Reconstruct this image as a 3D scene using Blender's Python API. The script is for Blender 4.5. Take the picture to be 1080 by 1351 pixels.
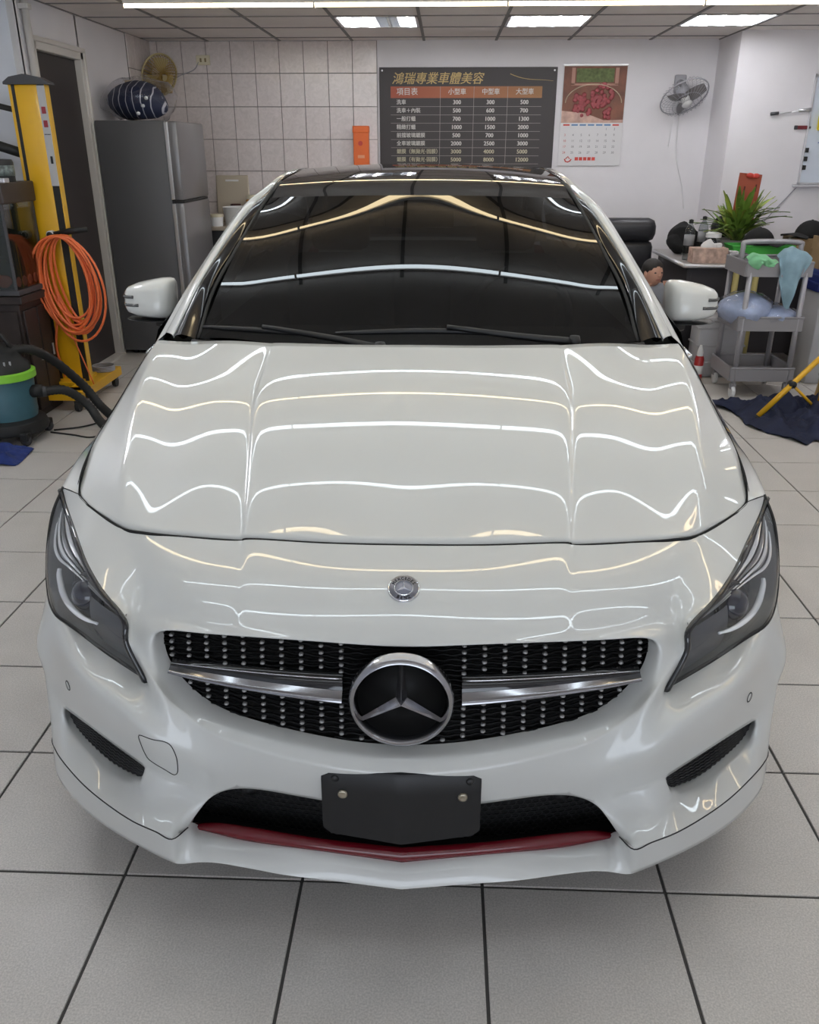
import bpy, bmesh, math, random
import numpy as np
from mathutils import Vector, Matrix

for o in list(bpy.data.objects):
    bpy.data.objects.remove(o, do_unlink=True)
random.seed(7)
SC = bpy.context.scene
COL = SC.collection
PI = math.pi

# ---------------------------------------------------------------- camera
cam_data = bpy.data.cameras.new('camera')
cam_data.sensor_fit = 'HORIZONTAL'
cam_data.sensor_width = 36.0
cam_data.lens = 1099.01 / 1080 * 36.0
cam_data.clip_start = 0.05
camera = bpy.data.objects.new('camera', cam_data)
COL.objects.link(camera)
CAM_H, PITCH, YAW, ROLL = 1.491, 0.409219, -0.0395549, -0.00083
_f = Vector((math.sin(YAW) * math.cos(PITCH), math.cos(YAW) * math.cos(PITCH), -math.sin(PITCH)))
_r = Vector((math.cos(YAW), -math.sin(YAW), 0))
_d = _f.cross(_r)
_r2 = _r * math.cos(ROLL) + _d * math.sin(ROLL)
_d2 = -_r * math.sin(ROLL) + _d * math.cos(ROLL)
_m = Matrix((_r2, -_d2, -_f)).transposed().to_4x4()
_m.translation = (0, 0, CAM_H)
camera.matrix_world = _m
SC.camera = camera

# ---------------------------------------------------------------- world and exposure
world = bpy.data.worlds.new('world')
SC.world = world
world.use_nodes = True
world.node_tree.nodes['Background'].inputs[0].default_value = (0.80, 0.88, 1.0, 1)
world.node_tree.nodes['Background'].inputs[1].default_value = 2.6
SC.view_settings.view_transform = 'Standard'
SC.view_settings.look = 'None'
SC.view_settings.gamma = 1.0
SC.view_settings.use_curve_mapping = False
SC.view_settings.exposure = 0.42

# ---------------------------------------------------------------- materials
def new_mat(name):
    m = bpy.data.materials.new(name)
    m.use_nodes = True
    return m, m.node_tree.nodes, m.node_tree.links, m.node_tree.nodes['Principled BSDF']

def mat(name, col, rough=0.5, metal=0.0, coat=0.0, spec=0.5, emit=None, estr=0.0, trans=0.0, alpha=1.0,
        noise=0.0, nscale=20.0, bump=0.0, bscale=200.0, coat_rough=0.02, ior=1.5, sheen=0.0):
    m, N, L, b = new_mat(name)
    b.inputs['Base Color'].default_value = (*col, 1)
    b.inputs['Roughness'].default_value = rough
    b.inputs['Metallic'].default_value = metal
    b.inputs['Coat Weight'].default_value = coat
    b.inputs['Coat Roughness'].default_value = coat_rough
    b.inputs['Specular IOR Level'].default_value = spec
    b.inputs['IOR'].default_value = ior
    b.inputs['Transmission Weight'].default_value = trans
    b.inputs['Alpha'].default_value = alpha
    b.inputs['Sheen Weight'].default_value = sheen
    if emit:
        b.inputs['Emission Color'].default_value = (*emit, 1)
        b.inputs['Emission Strength'].default_value = estr
    tc = None
    if noise > 0 or bump > 0:
        tc = N.new('ShaderNodeTexCoord')
    if noise > 0:
        n = N.new('ShaderNodeTexNoise'); n.inputs['Scale'].default_value = nscale; n.inputs['Detail'].default_value = 5
        L.new(tc.outputs['Object'], n.inputs['Vector'])
        r = N.new('ShaderNodeMapRange'); r.inputs[1].default_value = 0.3; r.inputs[2].default_value = 0.7
        r.inputs[3].default_value = 1 - noise; r.inputs[4].default_value = 1 + noise
        L.new(n.outputs['Fac'], r.inputs[0])
        mx = N.new('ShaderNodeMix'); mx.data_type = 'RGBA'; mx.blend_type = 'MULTIPLY'; mx.inputs[0].default_value = 1
        mx.inputs[6].default_value = (*col, 1)
        L.new(r.outputs[0], mx.inputs[7])
        L.new(mx.outputs[2], b.inputs['Base Color'])
    if bump > 0:
        n = N.new('ShaderNodeTexNoise'); n.inputs['Scale'].default_value = bscale; n.inputs['Detail'].default_value = 3
        L.new(tc.outputs['Object'], n.inputs['Vector'])
        bp = N.new('ShaderNodeBump'); bp.inputs['Strength'].default_value = bump; bp.inputs['Distance'].default_value = 0.002
        L.new(n.outputs['Fac'], bp.inputs['Height'])
        L.new(bp.outputs['Normal'], b.inputs['Normal'])
    return m

def emit_mat(name, col, strength):
    m, N, L, b = new_mat(name)
    N.remove(b)
    e = N.new('ShaderNodeEmission'); e.inputs[0].default_value = (*col, 1); e.inputs[1].default_value = strength
    L.new(e.outputs[0], N['Material Output'].inputs[0])
    return m

def glass_mat(name, tint, ior=1.5, rough=0.0, refl=1.0):
    """thin sheet of glass: tinted see-through with a Fresnel mirror on top"""
    m, N, L, b = new_mat(name)
    N.remove(b)
    t = N.new('ShaderNodeBsdfTransparent'); t.inputs[0].default_value = (*tint, 1)
    g = N.new('ShaderNodeBsdfGlossy'); g.inputs['Roughness'].default_value = rough
    g.inputs[0].default_value = (refl, refl, refl, 1)
    f = N.new('ShaderNodeFresnel')
    ge = N.new('ShaderNodeNewGeometry')      # same reflectance from either side of the sheet
    mr = N.new('ShaderNodeMapRange'); mr.inputs[3].default_value = ior; mr.inputs[4].default_value = 1 / ior
    L.new(ge.outputs['Backfacing'], mr.inputs[0]); L.new(mr.outputs[0], f.inputs[0])
    mx = N.new('ShaderNodeMixShader')
    L.new(f.outputs[0], mx.inputs[0]); L.new(t.outputs[0], mx.inputs[1]); L.new(g.outputs[0], mx.inputs[2])
    L.new(mx.outputs[0], N['Material Output'].inputs[0])
    return m

# ---------------------------------------------------------------- mesh helpers
def obj(name, verts, faces, m, parent=None, smooth=False, loc=None, rot=None):
    me = bpy.data.meshes.new(name)
    me.from_pydata([tuple(map(float, v)) for v in verts], [], [tuple(f) for f in faces])
    me.validate()
    bm = bmesh.new(); bm.from_mesh(me)
    bmesh.ops.recalc_face_normals(bm, faces=bm.faces)
    bm.to_mesh(me); bm.free()
    if m: me.materials.append(m)
    if smooth: me.polygons.foreach_set('use_smooth', [True] * len(me.polygons))
    o = bpy.data.objects.new(name, me)
    COL.objects.link(o)
    if parent: o.parent = parent
    if loc is not None: o.location = loc
    if rot is not None: o.rotation_euler = rot
    return o

def auto_smooth(o, deg=35):
    me = o.data
    bm = bmesh.new(); bm.from_mesh(me)
    a = math.radians(deg)
    for f in bm.faces: f.smooth = True
    for e in bm.edges:
        if len(e.link_faces) == 2 and e.calc_face_angle(0) > a: e.smooth = False
    bm.to_mesh(me); bm.free()
    return o

def empty(name, loc=(0, 0, 0), rz=0.0, parent=None):
    o = bpy.data.objects.new(name, None)
    o.empty_display_size = 0.1
    COL.objects.link(o)
    o.location = loc; o.rotation_euler = (0, 0, rz)
    if parent: o.parent = parent
    return o

def tag(o, label=None, cat=None, group=None, kind=None):
    if label: o['label'] = label
    if cat: o['category'] = cat
    if group: o['group'] = group
    if kind: o['kind'] = kind
    return o

class MB:
    """collects shapes into one mesh"""
    def __init__(s): s.v = []; s.f = []
    def add(s, v, f):
        n = len(s.v); s.v += [tuple(map(float, p)) for p in v]; s.f += [tuple(i + n for i in q) for q in f]; return s
    def box(s, x0, x1, y0, y1, z0, z1, bev=0.0):
        if bev <= 0:
            v = [(x, y, z) for x in (x0, x1) for y in (y0, y1) for z in (z0, z1)]
            f = [(0, 1, 3, 2), (4, 6, 7, 5), (0, 4, 5, 1), (2, 3, 7, 6), (0, 2, 6, 4), (1, 5, 7, 3)]
            return s.add(v, f)
        bm = bmesh.new()
        bmesh.ops.create_cube(bm, size=1)
        for q in bm.verts:
            q.co = Vector((x0 + (q.co.x + .5) * (x1 - x0), y0 + (q.co.y + .5) * (y1 - y0), z0 + (q.co.z + .5) * (z1 - z0)))
        bmesh.ops.bevel(bm, geom=list(bm.edges), offset=bev, segments=2, profile=.5, affect='EDGES')
        bm.verts.index_update()
        v = [tuple(q.co) for q in bm.verts]; f = [[q.index for q in fc.verts] for fc in bm.faces]
        bm.free()
        return s.add(v, f)
    def tube(s, pts, r, n=8, cap=True, closed=False):
        pts = [Vector(p) for p in pts]
        k = len(pts)
        rs = r if isinstance(r, (list, tuple)) else [r] * k
        vs = []; fs = []
        up = None
        for i, p in enumerate(pts):
            if closed: d = pts[(i + 1) % k] - pts[i - 1]
            else: d = pts[min(i + 1, k - 1)] - pts[max(i - 1, 0)]
            if d.length < 1e-9: d = Vector((0, 0, 1))
            d.normalize()
            if up is None:
                up = Vector((0, 0, 1)) if abs(d.z) < .9 else Vector((1, 0, 0))
            a = d.cross(up)
            if a.length < 1e-6: a = d.cross(Vector((1, .3, .2)))
            a.normalize(); b = a.cross(d).normalized(); up = b
            for j in range(n):
                t = 2 * PI * j / n
                vs.append(p + a * math.cos(t) * rs[i] + b * math.sin(t) * rs[i])
        for i in range(k if closed else k - 1):
            i2 = (i + 1) % k
            for j in range(n):
                j2 = (j + 1) % n
                fs.append((i * n + j, i * n + j2, i2 * n + j2, i2 * n + j))
        if cap and not closed:
            fs.append(tuple(range(n - 1, -1, -1))); fs.append(tuple((k - 1) * n + j for j in range(n)))
        return s.add(vs, fs)
    def lathe(s, prof, n=24, c=(0, 0, 0), axis='z'):
        vs = []; fs = []
        for (r, h) in prof:
            for j in range(n):
                t = 2 * PI * j / n
                a, b = r * math.cos(t), r * math.sin(t)
                p = {'z': (a, b, h), 'y': (a, h, b), 'x': (h, a, b)}[axis]
                vs.append((p[0] + c[0], p[1] + c[1], p[2] + c[2]))
        k = len(prof)
        for i in range(k - 1):
            for j in range(n):
                j2 = (j + 1) % n
                fs.append((i * n + j, i * n + j2, (i + 1) * n + j2, (i + 1) * n + j))
        if prof[0][0] > 1e-6: fs.append(tuple(range(n)))
        if prof[-1][0] > 1e-6: fs.append(tuple((k - 1) * n + j for j in range(n)))
        return s.add(vs, fs)
    def prism(s, poly, h0, h1, axis='z'):
        """flat outline in two axes, extruded along the third"""
        n = len(poly); vs = []
        for h in (h0, h1):
            for (a, b) in poly:
                vs.append({'z': (a, b, h), 'y': (a, h, b), 'x': (h, a, b)}[axis])
        fs = [tuple(range(n)), tuple(range(2 * n - 1, n - 1, -1))]
        for i in range(n):
            j = (i + 1) % n
            fs.append((i, j, n + j, n + i))
        return s.add(vs, fs)
    def grid(s, rows, closed_u=False):
        """rows: list of equal-length lists of points"""
        nr, nc = len(rows), len(rows[0]); vs = [p for r in rows for p in r]; fs = []
        for i in range(nr - 1):
            for j in range(nc if closed_u else nc - 1):
                j2 = (j + 1) % nc
                fs.append((i * nc + j, i * nc + j2, (i + 1) * nc + j2, (i + 1) * nc + j))
        return s.add(vs, fs)
    def xf(s, fn):
        s.v = [tuple(map(float, fn(Vector(p)))) for p in s.v]; return s
    def build(s, name, m, parent=None, smooth=False, deg=None, loc=None, rot=None):
        o = obj(name, s.v, s.f, m, parent, smooth, loc, rot)
        if deg: auto_smooth(o, deg)
        return o

def spline(pts, n, closed=False):
    """Catmull-Rom through points, n samples per span"""
    P = [np.array(p, float) for p in pts]; k = len(P); out = []
    for i in range(k if closed else k - 1):
        if closed: a, b, c, d = P[i - 1], P[i], P[(i + 1) % k], P[(i + 2) % k]
        else: a, b, c, d = (P[i - 1] if i else 2 * P[0] - P[1]), P[i], P[i + 1], (P[i + 2] if i + 2 < k else 2 * P[-1] - P[-2])
        for j in range(n):
            t = j / n
            out.append(.5 * ((2 * b) + (c - a) * t + (2 * a - 5 * b + 4 * c - d) * t * t + (3 * b - a - 3 * c + d) * t ** 3))
    if not closed: out.append(P[-1])
    return out

def resample(pts, n):
    P = np.array([tuple(p) for p in pts], float)
    s = np.r_[0, np.cumsum(np.linalg.norm(np.diff(P, axis=0), axis=1))]
    t = np.linspace(0, s[-1], n)
    return np.stack([np.interp(t, s, P[:, i]) for i in range(P.shape[1])], 1)

# Catmull-Clark subdivision with sharp creases, cage solved so that the surface passes through its points
def cc_step(V, F, cr, corners=()):
    V = np.asarray(V, float); nv = len(V)
    fc = np.array([V[list(f)].mean(0) for f in F])
    ed = {}
    for fi, f in enumerate(F):
        for i in range(len(f)):
            a, b = f[i], f[(i + 1) % len(f)]
            ed.setdefault((min(a, b), max(a, b)), []).append(fi)
    eidx = {}; ev = []; sharp_adj = {}; ef = {}; val = {}
    for k, (e, fl) in enumerate(ed.items()):
        eidx[e] = nv + k
        mid = (V[e[0]] + V[e[1]]) / 2
        if len(fl) == 1 or cr.get(e, 0) > 0:
            ev.append(mid)
            sharp_adj.setdefault(e[0], []).append(e[1]); sharp_adj.setdefault(e[1], []).append(e[0])
        else:
            ev.append((V[e[0]] + V[e[1]] + fc[fl[0]] + fc[fl[1]]) / 4)
        for q in e:
            ef.setdefault(q, []).append(mid)
    vf = {}
    for fi, f in enumerate(F):
        for q in f: vf.setdefault(q, []).append(fi)
    NV = V.copy()
    for q in range(nv):
        if q not in vf: continue
        sa = sharp_adj.get(q, [])
        if q in corners or len(sa) >= 3 or (len(sa) == 2 and len(vf[q]) == 1): continue
        if len(sa) == 2: NV[q] = (V[sa[0]] + V[sa[1]] + 6 * V[q]) / 8
        else:
            n = len(vf[q])
            NV[q] = (fc[vf[q]].mean(0) + 2 * np.mean(ef[q], 0) + (n - 3) * V[q]) / n
    base = nv + len(ed)
    F2 = []
    for fi, f in enumerate(F):
        m = len(f)
        for i in range(m):
            a, b, p = f[i], f[(i + 1) % m], f[i - 1]
            F2.append((a, eidx[(min(a, b), max(a, b))], base + fi, eidx[(min(a, p), max(a, p))]))
    cr2 = {}
    for e, s in cr.items():
        if e in eidx and s > 1:
            m = eidx[e]
            cr2[(min(e[0], m), max(e[0], m))] = s - 1; cr2[(min(e[1], m), max(e[1], m))] = s - 1
    return np.vstack([NV, np.array(ev), fc]), F2, cr2

def cc_surface(V, F, crease=None, levels=3, iters=7, corners=()):
    V = np.asarray(V, float); cr = dict(crease or {})
    P = V.copy(); n = len(V)
    for _ in range(iters):
        a, f, c = P, F, cr
        for _k in range(2): a, f, c = cc_step(a, f, c, corners)
        P = P + .9 * (V - a[:n])
    a, f, c = P, F, cr
    for _k in range(levels): a, f, c = cc_step(a, f, c, corners)
    return a, f

def cage(points, faces, creases=(), mirror=True, levels=3, corners=(), iters=7):
    """points: dict name -> xyz (right half); faces: lists of names. mirror joins both halves at x = 0"""
    names = []
    for f in faces:
        for k in f:
            if k not in names: names.append(k)
    ix = {k: i for i, k in enumerate(names)}
    V = [points[k] for k in names]
    F = [tuple(ix[k] for k in f) for f in faces]
    co = set(ix[k] for k in corners)
    cr = {}
    for c in creases:
        s = c[-1] if isinstance(c[-1], (int, float)) else 9
        ks = [k for k in c if not isinstance(k, (int, float))]
        for a, b in zip(ks[:-1], ks[1:]): cr[(min(ix[a], ix[b]), max(ix[a], ix[b]))] = s
    if mirror:
        mp = {}
        for i in range(len(names)):
            if abs(V[i][0]) < 1e-6: mp[i] = i
            else:
                mp[i] = len(V); V.append((-V[i][0], V[i][1], V[i][2]))
        F += [tuple(mp[i] for i in reversed(f)) for f in F]
        co |= set(mp[i] for i in co)
        for (a, b), s in list(cr.items()): cr[(min(mp[a], mp[b]), max(mp[a], mp[b]))] = s
    return cc_surface(V, F, cr, levels, iters, co)

def flip(verts): return [(-v[0], v[1], v[2]) for v in verts]
# ---------------------------------------------------------------- room materials
WALLW = mat('wall_white', (.74, .72, .745), rough=.75, noise=.03, nscale=3, bump=.15, bscale=120)
WALLDAY = mat('wall_daylit_white', (.66, .68, .73), rough=.7, noise=.03, nscale=3)  # blue cast of daylight on this wall put into its base colour
TRIMW = mat('trim_cream', (.62, .59, .56), rough=.45)
GROUT = mat('floor_grout', (.075, .072, .068), rough=.9)
WGROUT = mat('wall_grout', (.17, .155, .15), rough=.9)
DOORB = mat('door_brown', (.035, .028, .028), rough=.5)
CEILP = mat('ceiling_panel', (.74, .69, .66), rough=.9, noise=.03, nscale=6)
TBAR = mat('ceiling_bar', (.20, .19, .19), rough=.7)

def tile_floor_mat():
    m, N, L, b = new_mat('floor_tile')
    tc = N.new('ShaderNodeTexCoord'); oi = N.new('ShaderNodeObjectInfo')
    n1 = N.new('ShaderNodeTexNoise'); n1.inputs['Scale'].default_value = 260; n1.inputs['Detail'].default_value = 3
    n2 = N.new('ShaderNodeTexNoise'); n2.inputs['Scale'].default_value = 7; n2.inputs['Detail'].default_value = 4
    L.new(tc.outputs['Object'], n1.inputs['Vector'])
    ad = N.new('ShaderNodeVectorMath'); ad.operation = 'ADD'
    L.new(tc.outputs['Object'], ad.inputs[0]); L.new(oi.outputs['Location'], ad.inputs[1]); L.new(ad.outputs[0], n2.inputs['Vector'])
    r1 = N.new('ShaderNodeMapRange'); r1.inputs[1].default_value = .35; r1.inputs[2].default_value = .65; r1.inputs[3].default_value = .84; r1.inputs[4].default_value = 1.12
    r2 = N.new('ShaderNodeMapRange'); r2.inputs[1].default_value = .3; r2.inputs[2].default_value = .7; r2.inputs[3].default_value = .95; r2.inputs[4].default_value = 1.05
    L.new(n1.outputs['Fac'], r1.inputs[0]); L.new(n2.outputs['Fac'], r2.inputs[0])
    mu = N.new('ShaderNodeMath'); mu.operation = 'MULTIPLY'; L.new(r1.outputs[0], mu.inputs[0]); L.new(r2.outputs[0], mu.inputs[1])
    mx = N.new('ShaderNodeMix'); mx.data_type = 'RGBA'; mx.blend_type = 'MULTIPLY'; mx.inputs[0].default_value = 1
    mx.inputs[6].default_value = (.58, .55, .515, 1); L.new(mu.outputs[0], mx.inputs[7]); L.new(mx.outputs[2], b.inputs['Base Color'])
    r3 = N.new('ShaderNodeMapRange'); r3.inputs[1].default_value = .3; r3.inputs[2].default_value = .7; r3.inputs[3].default_value = .30; r3.inputs[4].default_value = .46
    L.new(n2.outputs['Fac'], r3.inputs[0]); L.new(r3.outputs[0], b.inputs['Roughness'])
    bp = N.new('ShaderNodeBump'); bp.inputs['Strength'].default_value = .12; bp.inputs['Distance'].default_value = .001
    L.new(n1.outputs['Fac'], bp.inputs['Height']); L.new(bp.outputs['Normal'], b.inputs['Normal'])
    return m
FTILE = tile_floor_mat()

def wall_tile_mat():
    m, N, L, b = new_mat('wall_tile')
    tc = N.new('ShaderNodeTexCoord'); oi = N.new('ShaderNodeObjectInfo')
    ad = N.new('ShaderNodeVectorMath'); ad.operation = 'ADD'
    L.new(tc.outputs['Object'], ad.inputs[0]); L.new(oi.outputs['Location'], ad.inputs[1])
    n = N.new('ShaderNodeTexNoise'); n.inputs['Scale'].default_value = 22; n.inputs['Detail'].default_value = 4; n.inputs['Distortion'].default_value = 1.5
    L.new(ad.outputs[0], n.inputs['Vector'])
    cr = N.new('ShaderNodeValToRGB')
    cr.color_ramp.elements[0].color = (.60, .545, .535, 1); cr.color_ramp.elements[0].position = .3
    cr.color_ramp.elements[1].color = (.70, .64, .63, 1); cr.color_ramp.elements[1].position = .7
    L.new(n.outputs['Fac'], cr.inputs[0]); L.new(cr.outputs[0], b.inputs['Base Color'])
    b.inputs['Roughness'].default_value = .16
    bp = N.new('ShaderNodeBump'); bp.inputs['Strength'].default_value = .35; bp.inputs['Distance'].default_value = .003
    L.new(n.outputs['Fac'], bp.inputs['Height']); L.new(bp.outputs['Normal'], b.inputs['Normal'])
    return m
WTILE = wall_tile_mat()

def struct(o, label=None):
    o['kind'] = 'structure'
    if label: o['label'] = label
    return o
def copy_child(src, name, parent, loc):
    c = bpy.data.objects.new(name, src.data); COL.objects.link(c); c.parent = parent; c.location = loc; return c

ZC = 2.35           # ceiling height
XL, XR, YB, YF = -2.571, 3.45, 8.071, -4.2
# floor: grout bed with laid tiles in front of and beside the car, plain tiled bed behind the camera
floor = struct(MB().box(-3.2, XR + .1, YF, YB + .1, -.12, -.004).build('floor', GROUT))
tile0 = MB().box(-.1965, .1965, -.1965, .1965, -.03, .0, .0015).build('floor_tile', FTILE, floor)
tile0.location = (-1.0927 + .2 - 4 * .4, 1.3647 + .2 - .4, 0)
def under_car(x, y): return -.55 < x < .5 and 2.0 < y < 5.5
rest = MB()
for i in range(-5, 12):
    for j in range(-14, 17):
        x, y = -1.0927 + .2 + i * .4, 1.3647 + .2 + j * .4
        if (i, j) == (-4, -1) or x > XR + .1 or y > YB + .1: continue
        if j < -1 or under_car(x, y) or i == -5:
            rest.box(x - .196, x + .196, y - .196, y + .196, -.03, 0)
        else:
            copy_child(tile0, 'floor_tile', floor, (x, y, 0))
tag(rest.build('floor_tile_field', FTILE, floor), kind='stuff')

# back wall and its glazed tiles
wall_back = struct(MB().box(XL - .1, 2.33, YB, YB + .12, 0, ZC + .02).build('wall_back', WALLW))
wall_left = struct(MB().box(XL - .12, XL, 5.62, 5.80, 0, ZC + .02).box(XL - .12, XL, 6.51, YB + .1, 0, ZC + .02).box(XL - .12, XL, 5.78, 6.53, 2.09, ZC + .02).box(XL - .12, XL - .10, 5.78, 6.53, 0, 2.12).build('wall_left', WALLW))
bed = MB().box(XL + .0005, -.60, YB - .006, YB, .0, ZC).box(XL, XL + .006, 7.49, YB, 0, ZC).build('tile_bed', WGROUT, wall_back)
xs_t = [XL + .004, -2.495, -2.285, -2.074, -1.862, -1.653, -1.443, -1.233, -1.022, -.812, -.602]
zs_t = [ZC, 2.103, 1.843, 1.582, 1.321, 1.06, .80]
for i in range(len(xs_t) - 1):
    for k in range(len(zs_t) - 1):
        w, h = xs_t[i + 1] - xs_t[i], zs_t[k] - zs_t[k + 1]
        cx, cz = (xs_t[i] + xs_t[i + 1]) / 2, (zs_t[k] + zs_t[k + 1]) / 2
        MB().box(-w / 2 + .0025, w / 2 - .0025, -.011, 0, -h / 2 + .0025, h / 2 - .0025, .0015).build('wall_tile', WTILE, wall_back, loc=(cx, YB - .004, cz))
for i, (y0, y1) in enumerate([(7.49, 7.655), (7.655, 7.86), (7.86, 8.06)]):
    for k in range(3):
        w, h = y1 - y0, zs_t[k] - zs_t[k + 1]
        MB().box(0, .011, -w / 2 + .0025, w / 2 - .0025, -h / 2 + .0025, h / 2 - .0025, .0015).build('wall_tile', WTILE, wall_left, loc=(XL + .004, (y0 + y1) / 2, (zs_t[k] + zs_t[k + 1]) / 2))
# projecting wall on the right, side walls, front with the open shutter
struct(MB().box(2.28, 2.40, 7.62, YB + .1, 0, ZC + .02).box(2.28, XR + .1, 7.5, 7.62, 0, ZC + .02).build('wall_pillar', WALLW))
struct(MB().box(XR, XR + .12, YF, 7.6, 0, ZC + .02).build('wall_right', WALLW))
struct(MB().box(-2.95, -2.83, YF, 5.64, 0, ZC + .02).box(-2.95, XL, 5.52, 5.64, 0, ZC + .02).build('wall_left_front', WALLDAY))
struct(MB().box(-2.95, -2.0, YF - .12, YF, 0, ZC + .02).box(2.6, XR + .1, YF - .12, YF, 0, ZC + .02).box(-2.0, 2.6, YF - .12, YF, 2.15, ZC + .02).build('wall_front', WALLW))
struct(MB().box(-2.05, 2.65, YF - .16, YF - .12, 2.0, 2.3).build('trim_1', TRIMW))

# door in the left wall
door = struct(empty('door_1', (XL, 6.15, 0)), 'dark brown door in a cream frame')
MB().box(-.075, -.03, -.345, .345, .01, 2.07, .004).build('door_leaf', DOORB, door)
for (y0, y1) in ((-.40, -.345), (.345, .40)):
    MB().box(-.08, .018, y0, y1, 0, 2.125, .006).build('door_jamb', TRIMW, door)
MB().box(-.08, .018, -.40, .40, 2.07, 2.125, .006).build('door_head', TRIMW, door)
for (y0, y1) in ((-.415, -.385), (.385, .415)):
    MB().box(.0, .03, y0, y1, 0, 2.14, .006).build('door_moulding', TRIMW, door)
MB().box(.0, .03, -.415, .415, 2.115, 2.145, .006).build('door_moulding', TRIMW, door)
MB().box(-.08, .05, -.36, .36, 0, .012).build('door_sill', TRIMW, door)
# conduit pipe up the wall beside the door
pipe = empty('conduit_pipe', (XL + .03, 5.70, 0))
tag(pipe, 'cream plastic conduit pipe running up the wall left of the brown door', 'pipe')
MB().tube([(0, 0, 0), (0, 0, 2.33)], .022, 12).build('pipe_tube', TRIMW, pipe, True)
for z in (.6, 1.5, 2.27):
    MB().box(-.032, .032, -.03, .03, z, z + .03, .005).build('pipe_clip', TRIMW, pipe)

# ceiling: carrier plane, bars and laid-in panels over the back of the room
ceiling = struct(MB().box(-3.0, XR + .1, YF - .1, YB + .1, ZC + .03, ZC + .10).build('ceiling', CEILP))
cols = [-2.83, -2.57, -2.05, -1.43, -.81, -.20, .41, 1.02, 1.70, 2.28, 2.90, XR]
rws = [3.06, 3.66, 4.26, 4.86, 5.46, 6.06, 6.66, 7.24, 7.84, YB]
light_cells = {(4, 6), (6, 6), (8, 6), (1, 0), (9, 2)}
for j in range(len(rws) - 1):
    for i in range(len(cols) - 1):
        if (i, j) in light_cells: continue
        x0, x1, y0, y1 = cols[i], cols[i + 1], rws[j], rws[j + 1]
        MB().box(x0 + .008, x1 - .008, y0 + .008, y1 - .008, ZC + .002, ZC + .02, .002).build('ceiling_panel', CEILP, ceiling)
for x in cols[1:-1]:
    MB().box(x - .011, x + .011, 3.0, YB, ZC - .004, ZC + .03).build('ceiling_bar', TBAR, ceiling)
for y in rws[:-1]:
    MB().box(-2.83, XR, y - .009, y + .009, ZC - .003, ZC + .03).build('ceiling_bar', TBAR, ceiling)
MB().box(-2.83, XR, YF, 3.05, ZC, ZC + .03).build('ceiling_front_board', CEILP, ceiling)

# recessed louvre lights
TUBE_ON = emit_mat('fluorescent_tube', (.97, .97, 1.0), 34.0)
TUBE_OFF = mat('fluorescent_tube_off', (.5, .5, .5), rough=.3)
LOUVRE = mat('louvre_aluminium', (.75, .76, .78), rough=.25, metal=.9)
def troffer(i, j, off, label, box=None):
    x0, x1, y0, y1 = box or (cols[i], cols[i + 1], rws[j], rws[j + 1])
    t = empty('ceiling_light', ((x0 + x1) / 2, (y0 + y1) / 2, ZC))
    tag(t, label, 'light', 'recessed ceiling lights')
    w, d = (x1 - x0) / 2 - .012, (y1 - y0) / 2 - .012
    m = MB()
    for a in ((-w, -w + .02, -d, d), (w - .02, w, -d, d), (-w, w, -d, -d + .02), (-w, w, d - .02, d)): m.box(a[0], a[1], a[2], a[3], -.004, .02)
    m.build('light_frame', LOUVRE, t)
    MB().box(-w, w, -d, d, .021, .029).build('reflector_tray', LOUVRE, t)
    for k in range(4):
        x = -w + .075 + k * (2 * w - .15) / 3
        MB().tube([(x, -d + .03, .010), (x, d - .03, .010)], .010, 10).build('lamp_tube', TUBE_OFF if k in off else TUBE_ON, t, True)
    for k in range(1, 4):
        x = -w + k * w / 2
        MB().box(x - .002, x + .002, -d + .02, d - .02, -.004, .02).build('louvre_blade', LOUVRE, t)
    for k in range(1, 7):
        y = -d + k * d / 3.5
        MB().box(-w + .02, w - .02, y - .0015, y + .0015, -.002, .004).build('louvre_blade', LOUVRE, t)
    return t
troffer(4, 6, (2,), 'recessed ceiling light with one dark tube, leftmost of the three')
troffer(6, 6, (), 'fully lit recessed ceiling light, middle of the three')
troffer(8, 6, (), 'recessed ceiling light nearest the projecting right wall')

troffer(1, 0, (), 'recessed ceiling light along the left wall level with the bonnet')
troffer(9, 2, (), 'added ceiling fill light over the tripod by the right wall')  # unseen fixture added to brighten the right side of the room
for (x, y, lb) in ((-2.31, 1.5, 'added ceiling fill light along the left wall beside the bumper'), (2.59, 1.5, 'added ceiling fill light along the right wall beside the bumper'),
                   (-2.31, -.6, 'added ceiling fill light along the left wall behind the photographer'), (2.59, -.6, 'added ceiling fill light along the right wall behind the photographer')):
    troffer(0, 0, (), lb, (x - .30, x + .30, y - .29, y + .29))  # unseen fixtures added to brighten the floor sides and car front
# round warm ring lamp right of the bonnet
rl_ = empty('ring_lamp', (1.72, 2.30, ZC)); tag(rl_, 'round warm ring lamp on the ceiling right of the car nose', 'light')
MB().lathe([(0, -.02), (.15, -.02), (.16, -.005), (.16, 0), (0, 0)], 32).build('lamp_plate', TRIMW, rl_)
MB().tube([(.12 * math.cos(t), .12 * math.sin(t), -.032) for t in np.linspace(0, 2 * PI, 33)[:-1]], .016, 8, closed=True).build('lamp_ring', emit_mat('ring_warm', (1.0, .74, .42), 9.0), rl_, True)

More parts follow.
